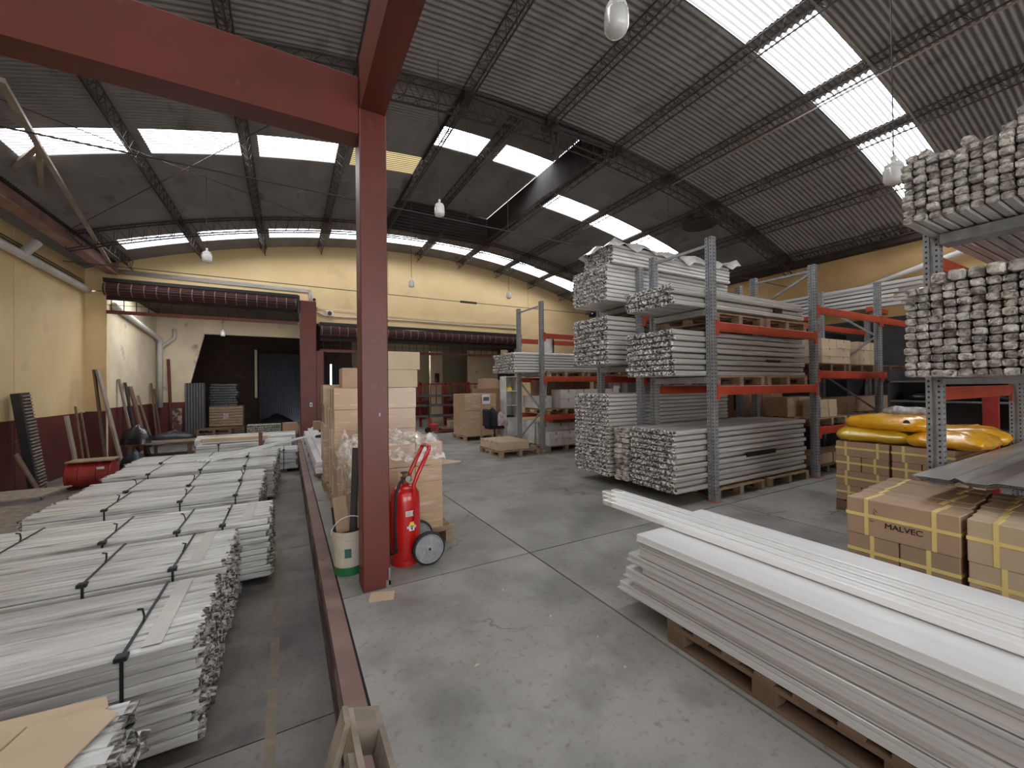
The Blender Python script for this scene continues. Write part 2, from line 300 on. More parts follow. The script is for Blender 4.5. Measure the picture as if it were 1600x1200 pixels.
strips = [(y0, y1, 0) for y0, y1 in segs(-.4, 2.75, 4)] + [(2.75, 3.55, 1)] + [(a, b, 0) for a, b in segs(3.55, 6.45, 3) + segs(6.45, 8.77, 3)] + [(8.77, 9.57, 1)] + [(a, b, 0) for a, b in segs(9.57, 12.84, 4) + [(12.84, 13.75)]] + [(13.75, 14.55, 1)] + [(14.55, 15.55, 0)]
strips = [(y0, y1, 0) for y0, y1 in segs(-3.5, -.4, 2)] + strips
for y0, y1, sky in strips:
    for k in range(-6, 6):
        if k == -6: a, ka = STEP * -5 - STEP * .22, .22
        high = -1 <= k <= 0 and y0 > 6.4 and y1 < 12.9
        if k in (-6, 5) : meS = ME_S
        me = (ME_SH if high else ME_S)
        name = 'corrugated_sheet'
        if sky and -5 <= k <= 4 and not (k == 4 and y0 > 13) :
            name = 'skylight_or_fill_panel'; me = ME_PH if high else ME_P
            if k in (-2,) and 8 < y0 < 10: me = ME_PD
        o = put(name, me, ceil, (CX, y0, CZ), (0, k * STEP, 0), (1, (y1 - y0) / .8, 1))
        if name == 'skylight_or_fill_panel': put('corrugated_sheet', ME_FH if high else ME_F, ceil, (CX, y0, CZ), (0, k * STEP, 0), (1, (y1 - y0) / .8, 1))
# plain roof behind the camera, its skylight row added as fill light
ROW_B = (-6.2, -5.2)
for y0, y1 in ((-8, -6.2), (-5.2, -3.5)):
    for k in range(-6, 6): put('corrugated_sheet', ME_S, ceil, (CX, y0, CZ), (0, k * STEP, 0), (1, (y1 - y0) / .8, 1))
for k in range(-6, 6): put('skylight_or_fill_panel', ME_P, ceil, (CX, -6.2, CZ), (0, k * STEP, 0), (1, 1.25, 1))
# raised bay side walls (a vent monitor)
def arcwall(y, x0, x1, z_lo, z_hi):
    n = 10; v = []; f = []
    for i in range(n + 1):
        x = x0 + (x1 - x0) * i / n; v += [(x, y, arc(x) + z_lo), (x, y, arc(x) + z_hi)]
    return MB().add(v, [(2 * i, 2 * i + 2, 2 * i + 3, 2 * i + 1) for i in range(n)])
XL, XR = CX + RR * math.sin(-STEP), CX + RR * math.sin(STEP)
def ribwall(x, y0, y1, z0, z1):
    v = []; f = []; n = int((y1 - y0) / .02)
    for i in range(n + 1):
        yy = y0 + (y1 - y0) * i / n; h = .012 * math.sin(2 * PI * yy / PITCH); v += [(x + h, yy, z0), (x + h, yy, z1)]
    return MB().add(v, [(2 * i, 2 * i + 2, 2 * i + 3, 2 * i + 1) for i in range(n)])
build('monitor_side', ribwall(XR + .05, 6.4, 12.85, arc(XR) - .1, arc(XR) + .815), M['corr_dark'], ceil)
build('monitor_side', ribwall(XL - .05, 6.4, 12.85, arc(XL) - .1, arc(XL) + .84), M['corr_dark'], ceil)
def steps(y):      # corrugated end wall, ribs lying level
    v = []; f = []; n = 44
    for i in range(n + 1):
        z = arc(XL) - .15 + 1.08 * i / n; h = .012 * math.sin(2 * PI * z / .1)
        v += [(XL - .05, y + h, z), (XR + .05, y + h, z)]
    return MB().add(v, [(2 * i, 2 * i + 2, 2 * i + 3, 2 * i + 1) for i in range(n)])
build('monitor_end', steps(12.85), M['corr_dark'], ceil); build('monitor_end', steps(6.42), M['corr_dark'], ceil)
# lattice purlins (three chords and lacing), one mesh per bay length, turned about the vault's axis
def purlin_meshes(L):
    ch = MB(); la = MB(); rt = RR - .04; rb = RR - .27; hw = .085
    for x in (-hw, hw): ch.tube([(x, 0, rt), (x, L, rt)], .013, 5)
    ch.tube([(0, 0, rb), (0, L, rb)], .014, 5)
    n = int(L / .3); dy = L / n
    for i in range(n):
        y0 = i * dy; y1 = y0 + dy; ym = (y0 + y1) / 2
        for x in (-hw, hw): la.tube([(x, y0, rt), (0, ym, rb), (x, y1, rt)], .0065, 3, cap=False)
        la.tube([(-hw, y0, rt), (hw, ym, rt), (-hw, y1, rt)], .0055, 3, cap=False)
    return ch.mesh('chord', M['lattice']), la.mesh('lacing', M['lattice'])
for y0, y1 in ((-7.9, -.4), (-.4, 6.35), (6.55, 12.75), (12.9, 15.5)):
    mc, ml = purlin_meshes(y1 - y0)
    for k in range(-5 if y0 > 12 else -4, 6):
        dz = .83 if (k == 0 and y0 == 6.55) else 0
        p = put('lattice_purlin', mc, ceil, (CX, y0, CZ + dz), (0, k * STEP, 0)); q = put('lacing', ml, p, (0, 0, 0), world=False)
# arch trusses
def arch_truss(y, a0=-5.3, a1=5.3):
    ch = MB(); la = MB(); n = 64
    A = [STEP * (a0 + (a1 - a0) * i / n) for i in range(n + 1)]
    P = lambda a, r, yy: (CX + r * math.sin(a), yy, CZ + r * math.cos(a))
    rt, rb, hw = RR - .05, RR - .4, .09
    for yy in (y - hw, y + hw):
        for r in (rt, rb): ch.tube([P(a, r, yy) for a in A], .016, 5)
    for i in range(n):
        am = (A[i] + A[i + 1]) / 2
        for yy in (y - hw, y + hw): la.tube([P(A[i], rb, yy), P(am, rt, yy), P(A[i + 1], rb, yy)], .0075, 3, cap=False)
        for r in (rt, rb): la.tube([P(A[i], r, y - hw), P(am, r, y + hw), P(A[i + 1], r, y - hw)], .006, 3, cap=False)
    o = build('arch_truss', ch, M['lattice'], ceil); build('lacing', la, M['lattice'], o)
    gs = MB()
    for k in range(-5, 6):
        a = k * STEP; x, _, z = P(a, RR - .25, y); gs.box(x - .07, x + .07, y - .12, y + .12, z + .05, z + .17)
    build('gusset', gs, M['lattice'], o)
for y in (6.45, 12.82, -.45, -7.9): arch_truss(y)
# tie rods with turnbuckles
for y, z in ((6.45, 4.53), (12.8, 4.6)):
    t = put('tie_rod', MB().tube([(-4.4, 0, 0), (CX, 0, -.03), (13.2, 0, 0)], .011, 5).mesh('tie_rod', M['lattice']), ceil, (0, y, z))
    build('turnbuckle', MB().box(5.15 if y > 8 else 8.6, 5.75 if y > 8 else 9.2, y - .025, y + .025, z - .06, z + .005), M['darkgrey'], t)
    for k in (-1, 2): x = CX + k * 1.7; build('hanger', MB().tube([(x, y, z), (x, y, arc(x) - .45)], .004, 4), M['lattice'], t)
mb = MB()
for a, b in (((-4.3, 6.6, 5.25), (.9, 12.7, 6.45)), ((-4.3, 12.6, 5.2), (.9, 6.6, 6.4))): mb.tube([a, b], .007, 4)
build('wind_brace', mb, M['lattice'], ceil)
# drop bracket on the near truss and the dark vent disc
build('hanger_bracket', MB().box(4.42, 4.46, 6.26, 6.32, 6.1, 6.62).box(4.54, 4.58, 6.26, 6.32, 6.0, 6.62).box(4.4, 4.6, 6.25, 6.33, 6.5, 6.66), M['lattice'], ceil)
build('ridge_vent_disc', MB().lathe([(.02, 0), (.42, .02), (.46, .06), (.4, .1), (.05, .13)], (9.9, 7.1, 5.98), 20), M['corr_dark'], ceil)
# conduit strapped along the vault beside the near skylights, and along one purlin
pts = [(CX + (RR - .1) * math.sin(a * STEP), 2.66, CZ + (RR - .1) * math.cos(a * STEP)) for a in [i * .4 for i in range(-4, 13)]]
build('roof_conduit', MB().tube(pts, .014, 6), M['lattice_l'], ceil)
a = 2 * STEP; x = CX + (RR - .33) * math.sin(a); z = CZ + (RR - .33) * math.cos(a)
build('roof_conduit', MB().tube([(x, -.3, z), (x, 6.3, z)], .014, 6), M['lattice_l'], ceil)

# ================================================================ ROOMS BEYOND THE GATES
W2 = WY + .25
rm = thing('wall_left', None, None, (-4.5, 18, -.45), kind='structure')
build('plaster', MB().box(-4.75, -4.5, W2 - .1, 20.6, 1.17, 4.72), M['beige_wall'], rm); build('dado', MB().box(-4.75, -4.494, W2 - .1, 20.6, -.45, 1.17), M['dado'], rm)
build('plaster', MB().prism([(-4.5, 1.19), (-3.62, 1.19), (-3.0, 3.9), (-3.0, 4.72), (-4.5, 4.72)], 'Y', 20.6, 20.75), M['beige_wall'], rm)
build('dado', MB().box(-4.5, -3.62, 20.59, 20.76, -.45, 1.19), M['dado'], rm)
struct('trim_4', MB().box(-3.0, .95, 20.62, 20.85, 3.98, 4.75), M['beige_wall'])
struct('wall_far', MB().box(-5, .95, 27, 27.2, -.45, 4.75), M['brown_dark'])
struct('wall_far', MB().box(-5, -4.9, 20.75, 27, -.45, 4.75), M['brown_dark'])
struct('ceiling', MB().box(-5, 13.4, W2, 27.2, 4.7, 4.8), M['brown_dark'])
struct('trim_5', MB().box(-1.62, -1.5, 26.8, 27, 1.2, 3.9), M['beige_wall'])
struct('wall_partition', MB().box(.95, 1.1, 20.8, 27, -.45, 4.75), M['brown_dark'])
def corr_leaf(name, label, cat, x0, x1, y, z0, z1, m, pitch=.11):
    v = []; f = []; n = int((x1 - x0) / pitch * 6)
    for i in range(n + 1):
        x = x0 + (x1 - x0) * i / n; h = .018 * (1 if i % 6 < 3 else -1); v += [(x, y + h, z0), (x, y + h, z1)]
    o = build(name, MB().add(v, [(2 * i, 2 * i + 2, 2 * i + 3, 2 * i + 1) for i in range(n)]), m); return tagd(o, label, cat)
d = thing('door_1', None, None, (-.5, 26.6, -.45), kind='structure')
o = corr_leaf('door_leaf', None, None, -1.4, .9, 26.7, -.4, 3.7, M['navy']); o.parent = d; o.location = o.location - LOC[d]
build('skylight_or_fill_panel', MB().box(-4.3, -.2, 15.9, 17.8, 4.685, 4.7), M['room_fill'], bpy.data.objects['ceiling.001'])  # hidden glowing panel added to brighten the left room
bpy.data.objects['ceiling.001']['kind'] = 'structure'
# right-hand room
struct('wall_far', MB().box(2.9, 13.4, 22.2, 22.4, 0, 4.7), M['olive'])
struct('wall_side', MB().box(13.3, 13.5, W2, 22.2, 0, 4.7), M['olive'])
struct('wall_partition', MB().box(1.1, 2.9, 22.2, 22.3, 2.9, 4.7), M['brown_dark'])
struct('wall_partition', MB().box(6.0, 6.6, 18.8, 19.0, 0, 3.4), M['beige_wall'])
struct('trim_6', MB().box(2.9, 13.3, 22.15, 22.2, 0, .9), M['dado'])
d = thing('door_2', None, None, (1.8, 22, 0), kind='structure')
for a, b in ((1.1, 1.86), (1.94, 2.9)):
    o = corr_leaf('door_leaf', None, None, a, b, 22.1, 0, 2.9, M['navy']); o.parent = d; o.location = o.location - LOC[d]
build('notice_board', MB().box(6.2, 6.42, 18.76, 18.8, 1.9, 2.35), M['black'], label='small dark notice panel fixed on the pale partition beyond the right gate', category='notice board')
struct('wall_side', MB().box(7.4, 8.9, 17.4, 17.6, 0, 3.4), M['beige_wall'])

# ================================================================ ROLLER GATES
def roller(x0, x1, zc, r, name_label, zbar, cat='roller gate'):
    y = WY - .3
    g = thing('roller_gate', name_label, cat, ((x0 + x1) / 2, y, zc))
    build('roll', MB().lathe([(r * .97, x0), (r, x0 + .02), (r, x1 - .02), (r * .97, x1)], (0, y, zc), 20, axis='X'), M['grime'], g, smooth=False)
    n = int((x1 - x0) / .27); rg = MB()
    for i in range(n + 1): x = x0 + .05 + (x1 - x0 - .1) * i / n; rg.lathe([(r + .012, x - .012), (r + .02, x), (r + .012, x + .012)], (0, y, zc), 18, axis='X')
    build('roll_ring', rg, M['roll_ring'], g, kind='stuff')
    tb = MB()
    for k in range(16):
        a = 2 * PI * k / 16; tb.tube([(x0, y + (r + .012) * math.cos(a), zc + (r + .012) * math.sin(a)), (x1, y + (r + .012) * math.cos(a), zc + (r + .012) * math.sin(a))], .008, 4)
    build('roll_rod', tb, M['maroon'], g, kind='stuff')
    build('top_board', MB().box(x0 - .02, x1 + .02, y - .05, WY - .01, zc + r + .03, zc + r + .13), M['black'], g)
    build('curtain', MB().box(x0, x1, y + .13, y + .16, zbar + .34, zc), M['grime'], g)
    st = MB()
    for i in range(n * 1 + 1): x = x0 + .1 + (x1 - x0 - .2) * i / n; st.tube([(x, y + .145, zbar + .05), (x, y + .145, zbar + .36)], .011, 4)
    st.tube([(x0, y + .145, zbar + .2), (x1, y + .145, zbar + .2)], .008, 4)
    build('grille_rod', st, M['grime'], g)
    build('bottom_bar', MB().box(x0, x1, y + .12, y + .17, zbar - .05, zbar + .05), M['maroon'], g)
    build('end_bracket', MB().box(x1, x1 + .06, y - .2, WY, zc - .25, zc + .25).lathe([(.16, x1 - .06), (.16, x1)], (0, y, zc), 12, axis='X'), M['black'], g)
roller(-4.42, .3, 4.5, .17, 'long maroon rolled-up gate above the left opening at driveway level', 3.88)
roller(.98, 8.8, 3.66, .15, 'longer maroon rolled-up gate above the opening right of the maroon column', 2.98)

# ================================================================ GREAT PAINTED COLUMN AND BEAMS
pc = thing('steel_column', 'tall maroon box column standing on the ledge beside the fire extinguisher', 'column', (.63, 3.55, 0))
build('shaft', MB().cbox(.52, .735, 3.44, 3.66, 0, 3.94, .008), M['maroon'], pc)
build('beam', MB().cbox(-6, .522, 3.442, 3.658, 3.72, 4.19, .01), M['maroon'], pc)
build('beam', MB().cbox(.53, .725, -7.8, 3.5, 3.93, 4.38, .01), M['maroon'], pc)
build('weld_flake', MB().box(.655, .668, 3.434, 3.441, 1.42, 1.45).box(.72, .736, 3.43, 3.441, .02, .16).box(.7, .736, 3.43, 3.441, .0, .06), M['concrete'], pc)
# left riveted I-beam with brackets, conduits and camera
ib = thing('crane_beam', 'rusty brown steel beam hung along the left wall below the roof', 'beam', (-4.25, 10, 4.95))
x = -4.3
mb = MB().box(x - .02, x + .02, -2, 15.35, 4.99, 5.4); build('web', mb, M['ibeam'], ib)
build('flange', MB().box(x - .12, x + .12, -2, 15.35, 4.95, 4.99), M['ibeam'], ib); build('flange', MB().box(x - .12, x + .12, -2, 15.35, 5.4, 5.44), M['ibeam'], ib)
build('end_plate', MB().box(x - .02, x + .12, 15.33, 15.36, 4.99, 5.4), M['ibeam'], ib)
for dx in (.13, .19): build('conduit', MB().tube([(x + dx, -2, 5.43), (x + dx, 13, 5.43)], .026, 6), M['pvc'], ib)
sc = thing('security_camera', 'small white security camera at the end of the conduits on the brown beam', 'camera', (-4.15, 13, 5.44))
build('junction_box', MB().cbox(-4.22, -4.02, 12.95, 13.15, 5.4, 5.68, .01), M['white'], sc)
build('body', MB().tube([(-4.04, 13.0, 5.62), (-3.74, 12.9, 5.56)], .06, 10), M['white'], sc, smooth=True); build('lens', MB().tube([(-3.75, 12.9, 5.56), (-3.72, 12.89, 5.555)], .04, 10), M['black'], sc)
br = thing('wall_bracket', 'brown lattice strut rising from the beam over the left wall', 'bracket', (-4.2, 10.5, 5.44))
for a, b in (((-2.55, 6.1, 4.85), (-3.2, 8.57, 5.3)), ((-3.2, 8.57, 5.3), (-4.15, 14.6, 5.1)), ((-3.2, 8.57, 5.3), (-4.14, 11.2, 5.46)), ((-3.2, 8.57, 5.3), (-4.22, 10.3, 5.46))):
    build('strut', MB().bar(a, b, .07, .05), M['lattice_l'], br)

# pipes and conduits
def pipe(label, pts, r, m=M['pvc'], cat='pipe', name='wall_pipe', n=10):
    o = build(name, MB().tube(pts, r, n), m, smooth=True); return tagd(o, label, cat)
p = pipe('fat white downpipe run along the left wall under the brown beam', [(-4.8, 6, 4.62), (-4.8, 15.0, 4.46), (-4.78, 15.3, 4.44)], .085, n=14)
build('coupling', MB().tube([(-4.8, 12.6, 4.505), (-4.8, 12.8, 4.5)], .097, 14), M['pvc'], p)
build('coupling', MB().tube([(-4.8, 12.2, 4.51), (-4.65, 12.4, 4.85)], .09, 12), M['pvc'], p)
for i, (a, b) in enumerate(((4.68, 4.6), (4.74, 4.66))): pipe('thin dark cable along the left wall above the downpipe, %s of the pair' % ('upper' if i else 'lower'), [(-4.86, 6, a + .1), (-4.86, 15.3, b + .03)], .012, M['darkgrey'], 'cable', 'cable', 5)
pipe('fat white pipe along the yellow wall seen through the left gate', [(-4.4, 15.8, 4.15), (-4.4, 20.0, 3.75), (-4.35, 20.35, 3.65), (-4.35, 20.4, 3.3), (-4.35, 20.4, 1.0)], .085, n=12)
pipe('slanted white branch pipe joining the downpipe in the far corner', [(-4.3, 20.4, 3.35), (-3.92, 20.45, 3.75), (-3.92, 20.45, 4.1)], .06)
for i in range(4): pipe('white conduit on the gable wall above the left gate, %s of the four' % ['lowest', 'third from top', 'second from top', 'topmost'][i], [(-4.3, WY - .03, 5.02 + i * .035), (.62 + .03 * i, WY - .03, 4.98 + i * .035), (.66 + .03 * i, WY - .03, 4.95 + i * .02), (.66 + .03 * i, WY - .03, 4.35)], .014, cat='conduit', name='conduit', n=6)
pipe('white conduit running right along the gable wall from the wall camera', [(.8, WY - .03, 4.35), (1.2, WY - .03, 4.2), (4, WY - .03, 4.25), (8.9, WY - .03, 4.22)], .018, cat='conduit', name='conduit', n=6)
pipe('thin cable sagging along the gable wall over the right gate', [(.8, WY - .03, 4.45), (3, WY - .03, 4.38), (6, WY - .03, 4.33), (9.3, WY - .03, 4.42)], .01, cat='cable', name='cable', n=5)
wc = thing('security_camera', 'white round wall camera on the yellow gable right of the maroon column', 'camera', (1.3, WY - .1, 4.28))
build('mount', MB().cbox(1.18, 1.42, WY - .08, WY, 4.2, 4.4, .02), M['white'], wc); build('lens', MB().lathe([(.07, WY - .15), (.07, WY - .08)], (1.3, 0, 4.3), 12, axis='Y'), M['darkgrey'], wc)
pipe('white gutter pipe sloping along the right wall above the stored profiles', [(13.15, 6.5, 3.68), (13.15, 1.5, 4.9)], .07)
build('wall_socket', MB().lathe([(.05, WY - .04), (.05, WY)], (.82, 0, 4.75), 10, axis='Y'), M['black'], label='round black cap on the gable wall above the maroon column', category='cap')

# hanging lamps
def lamp(x, y, z, s, label, ztop):
    t = thing('hanging_lamp', label, 'lamp', (x, y, z))
    build('bulb', MB().lathe([(s * .25, 0), (s * .5, s * .08), (s * .6, s * .3), (s * .6, s * 1.0), (s * .52, s * 1.15)], (x, y, z), 16), M['glass_bulb'], t, smooth=True)
    mb = MB()
    mb.lathe([(s * .54, s * 1.1), (s * .52, s * 1.35), (s * .2, s * 1.6), (s * .14, s * 1.7), (s * .14, s * 2.0)], (x, y, z), 14)
    for k in range(12): a = 2 * PI * k / 12; mb.bar((x + s * .56 * math.cos(a), y + s * .56 * math.sin(a), z + s * 1.0), (x + s * .4 * math.cos(a), y + s * .4 * math.sin(a), z + s * 1.5), s * .05)
    build('socket', mb, M['white'], t)
    build('cord', MB().tube([(x, y, z + s * 2), (x, y, ztop)], .006, 4), M['darkgrey'], t)
lamp(1.95, 2.0, 4.02, .135, 'large white bulb lamp hanging nearest, close below the roof', arc(1.95) - .05)
lamp(6.1, 1.88, 3.93, .16, 'white bulb lamp hanging in front of the brightest skylight strip', arc(6.1) - .05)
lamp(2.07, 5.96, 4.3, .13, 'white bulb lamp hanging mid hall just right of the maroon column', arc(2.07)+.0)
lamp(-1.45, 10.36, 4.3, .15, 'small white lamp hanging before the gable over the left gate', arc(-1.45) - .05)
lamp(2.81, 10.32, 4.25, .12, 'small white lamp hanging before the gable just right of the maroon column', arc(2.81) + .82)
lamp(5.6, 10.19, 4.2, .12, 'small white lamp hanging before the gable above the left-hand storage rack', arc(5.6) + .82)
lamp(-2.2, 19.2, 3.75, .14, 'small clear bulb hanging inside the left gate opening', 4.7)
t = thing('hanging_lamp', 'glowing white lamp under the ceiling beyond the right gate', 'lamp', (5.4, 19.5, 2.85))
build('bulb', MB().lathe([(.05, 0), (.1, .06), (.1, .12), (.04, .2)], (5.4, 19.5, 2.8), 12), M['lit'], t, smooth=True); build('cord', MB().tube([(5.4, 19.5, 3.0), (5.4, 19.5, 4.7)], .008, 4), M['darkgrey'], t)

# ================================================================ PALLETS, CARTONS
def pallet(label, x, y, z, wx=1.0, wy=1.2, rotz=0, m='wood', group=None, boards_along='X', n=7, rot=None):
    """origin at the corner (x, y, z); deck boards run along X or Y"""
    t = thing('pallet', label, 'pallet', (x, y, z), group, rotz)
    if rot: t.rotation_euler = rot
    L_, W_ = (wx, wy) if boards_along == 'X' else (wy, wx)
    def P(name, a0, a1, b0, b1, z0, z1):
        mb = MB(); (mb.box(a0, a1, b0, b1, z0, z1) if boards_along == 'X' else mb.box(b0, b1, a0, a1, z0, z1)); me = mb.mesh(name, M[m]); put(name, me, t, (0, 0, 0), world=False)
    bw = .095
    for i in range(n): b0 = (W_ - bw) * i / (n - 1); P('deck_board', U(-.01, .01), L_ + U(-.01, .01), b0, b0 + bw, .122, .144)
    for a in (0, L_ / 2 - .045, L_ - .09):
        P('stringer', a, a + .09, 0, W_, .1, .122)
        for b in (0, W_ / 2 - .06, W_ - .12): P('block', a, a + .09, b, b + .12, .022, .1)
        P('bottom_board', a, a + .09, 0, W_, 0, .022)
    return t
def carton(label, x0, x1, y0, y1, z0, z1, m='carton', group=None, tape='X', face='-X', rotz=0, lines=True, straps=None):
    cx, cy = (x0 + x1) / 2, (y0 + y1) / 2; dx, dy, dz = x1 - x0, y1 - y0, z1 - z0
    key = (round(dx, 3), round(dy, 3), round(dz, 3), m)
    if key not in BOXM: BOXM[key] = MB().cbox(-dx / 2, dx / 2, -dy / 2, dy / 2, 0, dz, .006).mesh('carton', M[m])
    o = put('carton', BOXM[key], None, (cx, cy, z0), (0, 0, rotz)); tagd(o, label, 'box', group)
    if tape:
        k2 = key + (tape,)
        if k2 not in BOXM:
            tb = MB(); e = .0015; h = .022; d = min(.09, dz * .35)
            if tape == 'X': tb.box(-dx / 2 - e, dx / 2 + e, -h, h, dz - .002, dz + e).box(-dx / 2 - e, -dx / 2 + .001, -h, h, dz - d, dz + e).box(dx / 2 - .001, dx / 2 + e, -h, h, dz - d, dz)
            else: tb.box(-h, h, -dy / 2 - e, dy / 2 + e, dz - .002, dz + e).box(-h, h, -dy / 2 - e, -dy / 2 + .001, dz - d, dz + e)
            BOXM[k2] = tb.mesh('tape', M['tape'])
        put('tape', BOXM[k2], o, (0, 0, 0), world=False)
    if straps:
        k3 = key + ('s',) + tuple(straps)
        if k3 not in BOXM:
            sb = MB(); e = .003; w_ = .0125
            for s in straps:
                if s == 'h': sb.box(-dx / 2 - e - .0015, dx / 2 + e + .0015, -dy / 2 - e, dy / 2 + e, dz * .55 - w_, dz * .55 + w_)
                else: yy = -dy / 2 + dy * s; sb.box(-dx / 2 - e, dx / 2 + e, yy - w_, yy + w_, -.001, dz + e)
            BOXM[k3] = sb.mesh('packing_strap', M['strapy'])
        put('packing_strap', BOXM[k3], o, (0, 0, 0), world=False)
    return o
BOXM = {}
def stack(desc, x0, y0, z0, nx, ny, nz, dx, dy, dz, m='carton', group=None, jit=.008, skip=None, **k):
    """cartons in a block; every carton is its own thing, told by layer, row and place"""
    for c in range(nz):
        for a in range(nx):
            for b in range(ny):
                if skip and skip(a, b, c): continue
                jx, jy = U(-jit, jit), U(-jit, jit)
                lab = desc
                if nz > 1: lab += ', %s layer' % ('top' if c == nz - 1 else LAY[c])
                if nx * ny > 1:
                    lab += ', %s' % (ORD[b] if ny > 1 else ORD[a])
                    if nx > 1 and ny > 1: lab += ', %s' % ('front row' if a == 0 else 'back row' if a == nx - 1 else LAY[a] + ' row')
                carton(lab, x0 + a * dx + jx + .003, x0 + (a + 1) * dx + jx - .003, y0 + b * dy + jy + .003, y0 + (b + 1) * dy + jy - .003, z0 + c * dz, z0 + (c + 1) * dz - .002, m=m, group=group, **k)

# ================================================================ LEFT: STRAPPED BUNDLES OF WRAPPED BARS
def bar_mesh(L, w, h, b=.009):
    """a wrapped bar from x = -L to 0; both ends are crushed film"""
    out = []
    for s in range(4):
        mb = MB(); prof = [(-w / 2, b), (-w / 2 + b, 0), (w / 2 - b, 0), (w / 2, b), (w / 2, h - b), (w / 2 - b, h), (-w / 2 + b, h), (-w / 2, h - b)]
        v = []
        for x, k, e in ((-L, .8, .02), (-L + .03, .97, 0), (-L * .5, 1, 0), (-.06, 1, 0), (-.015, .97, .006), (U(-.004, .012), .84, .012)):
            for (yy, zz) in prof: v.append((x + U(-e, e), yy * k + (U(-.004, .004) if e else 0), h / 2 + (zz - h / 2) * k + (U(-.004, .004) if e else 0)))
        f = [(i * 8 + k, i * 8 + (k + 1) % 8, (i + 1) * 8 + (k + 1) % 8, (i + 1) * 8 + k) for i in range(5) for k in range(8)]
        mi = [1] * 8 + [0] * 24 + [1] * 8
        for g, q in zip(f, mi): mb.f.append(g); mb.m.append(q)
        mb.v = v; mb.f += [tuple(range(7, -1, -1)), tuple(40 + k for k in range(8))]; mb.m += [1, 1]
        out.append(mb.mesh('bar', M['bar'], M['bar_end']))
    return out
def strap_mb(x, y0, y1, z0, z1, w=.016):
    e = .004; mb = MB(); mb.box(x - w / 2, x + w / 2, y0 - e, y1 + e, z1, z1 + e).box(x - w / 2, x + w / 2, y0 - e, y0, z0, z1 + e).box(x - w / 2, x + w / 2, y1, y1 + e, z0, z1).box(x - w / 2, x + w / 2, y0, y1, z0 - e, z0)
    return mb
def bundle(label, xr, y0, y1, z0, z1, L, straps, ny=13, nz=10, jx=.026, rz=0, film=True, tail=True):
    t = thing('bar_bundle', label, 'bundle', (xr, (y0 + y1) / 2, z0), 'strapped bundles of wrapped bars on the driveway')
    py, pz = (y1 - y0) / ny, (z1 - z0) / nz; ms = bar_mesh(L, py * .965, pz * .965)
    for j in range(nz):
        for i in range(ny):
            put('bar', ms[(i * 3 + j * 5 + i * j) % 4], t, (xr + U(-jx, jx), y0 + (i + .5) * py + U(-.002, .002), z0 + j * pz + (U(-.002, .003) if j == nz - 1 else 0)))
    for x in straps:
        s = build('strap', strap_mb(x, y0 - .002, y1 + .002, z0, z1 + .003), M['strapk'], t)
        build('buckle', MB().cbox(x - .028, x + .028, y0 - .03, y0 + .025, z1 - .012, z1 + .014, .004), M['strapk'], s)
        if tail:
            yy = y0 + (y1 - y0) * U(.35, .5); a = U(-.02, .03)
            build('strap_tail', MB().tube([(x, yy, z1 + .008), (x + a * .3, yy + .02, z1 + .03), (x + a, yy + .01, z1 + .075), (x + a - .015, yy - .02, z1 + .09)], .007, 4), M['strapk'], s)
    if film:
        for x, w in ((xr - .22, .045),):
            mb = MB().box(x - w, x + w, y0 + .05, y1 - .02, z1 + .002, z1 + .0045); build('tape_band', mb, M['bartape'], t)
    for x in (xr - .35, xr - L + .35): build('batten', MB().box(x - .04, x + .04, y0 + .02, y1 - .02, -.45, z0 - .004), M['wood_dark'], t)
    return t
bundle('nearest and highest bundle of wrapped bars, half covered by brown cardboard', -.5, 1.12, 2.03, -.37, .5, 2.4, (-1.2, -2.1), 12, 14, film=False)
bundle('big bundle of wrapped bars behind the cardboard covered one, thick black straps', -.46, 2.93, 3.9, -.37, .22, 2.7, (-.79, -1.75, -2.6), 14, 10)
bundle('bundle of wrapped bars third from the camera, end flush with its near neighbour', -.45, 4.08, 4.96, -.37, .25, 2.4, (-.8, -1.31, -2.1), 13, 10)
bundle('bundle of wrapped bars fourth from the camera, end jutting out over the aisle', -.175, 5.12, 5.98, -.37, .25, 2.45, (-.6, -.97, -1.51, -2.2), 12, 10)
bundle('bundle of wrapped bars fifth from the camera, just beyond the jutting one', -.34, 6.5, 7.42, -.37, .25, 2.25, (-.62, -1.2, -1.9), 12, 9, film=False)
bundle('bundle of wrapped bars sixth from the camera', -.36, 7.6, 8.5, -.37, .24, 2.25, (-.66, -1.3, -2.0), 12, 9)
bundle('bundle of wrapped bars seventh from the camera', -.22, 8.85, 9.85, -.37, .26, 2.4, (-.7, -1.35, -2.05), 11, 9, tail=False)
bundle('farthest strapped bundle of wrapped bars, level with the dark bundle by the ledge', -.2, 10.1, 11.2, -.37, .26, 2.5, (-.75, -1.45, -2.15), 11, 9, tail=False)
bundle('lower pale bundle of wrapped bars across the driveway below the left gate', .1, 13.0, 13.9, -.37, .22, 2.2, (-.6, -1.6), 9, 6, film=False, tail=False)
bundle('shaded bundle of wrapped bars close against the ledge', .2, 11.75, 12.6, -.37, .12, .62, (-.1,), 9, 6, film=False, tail=False)
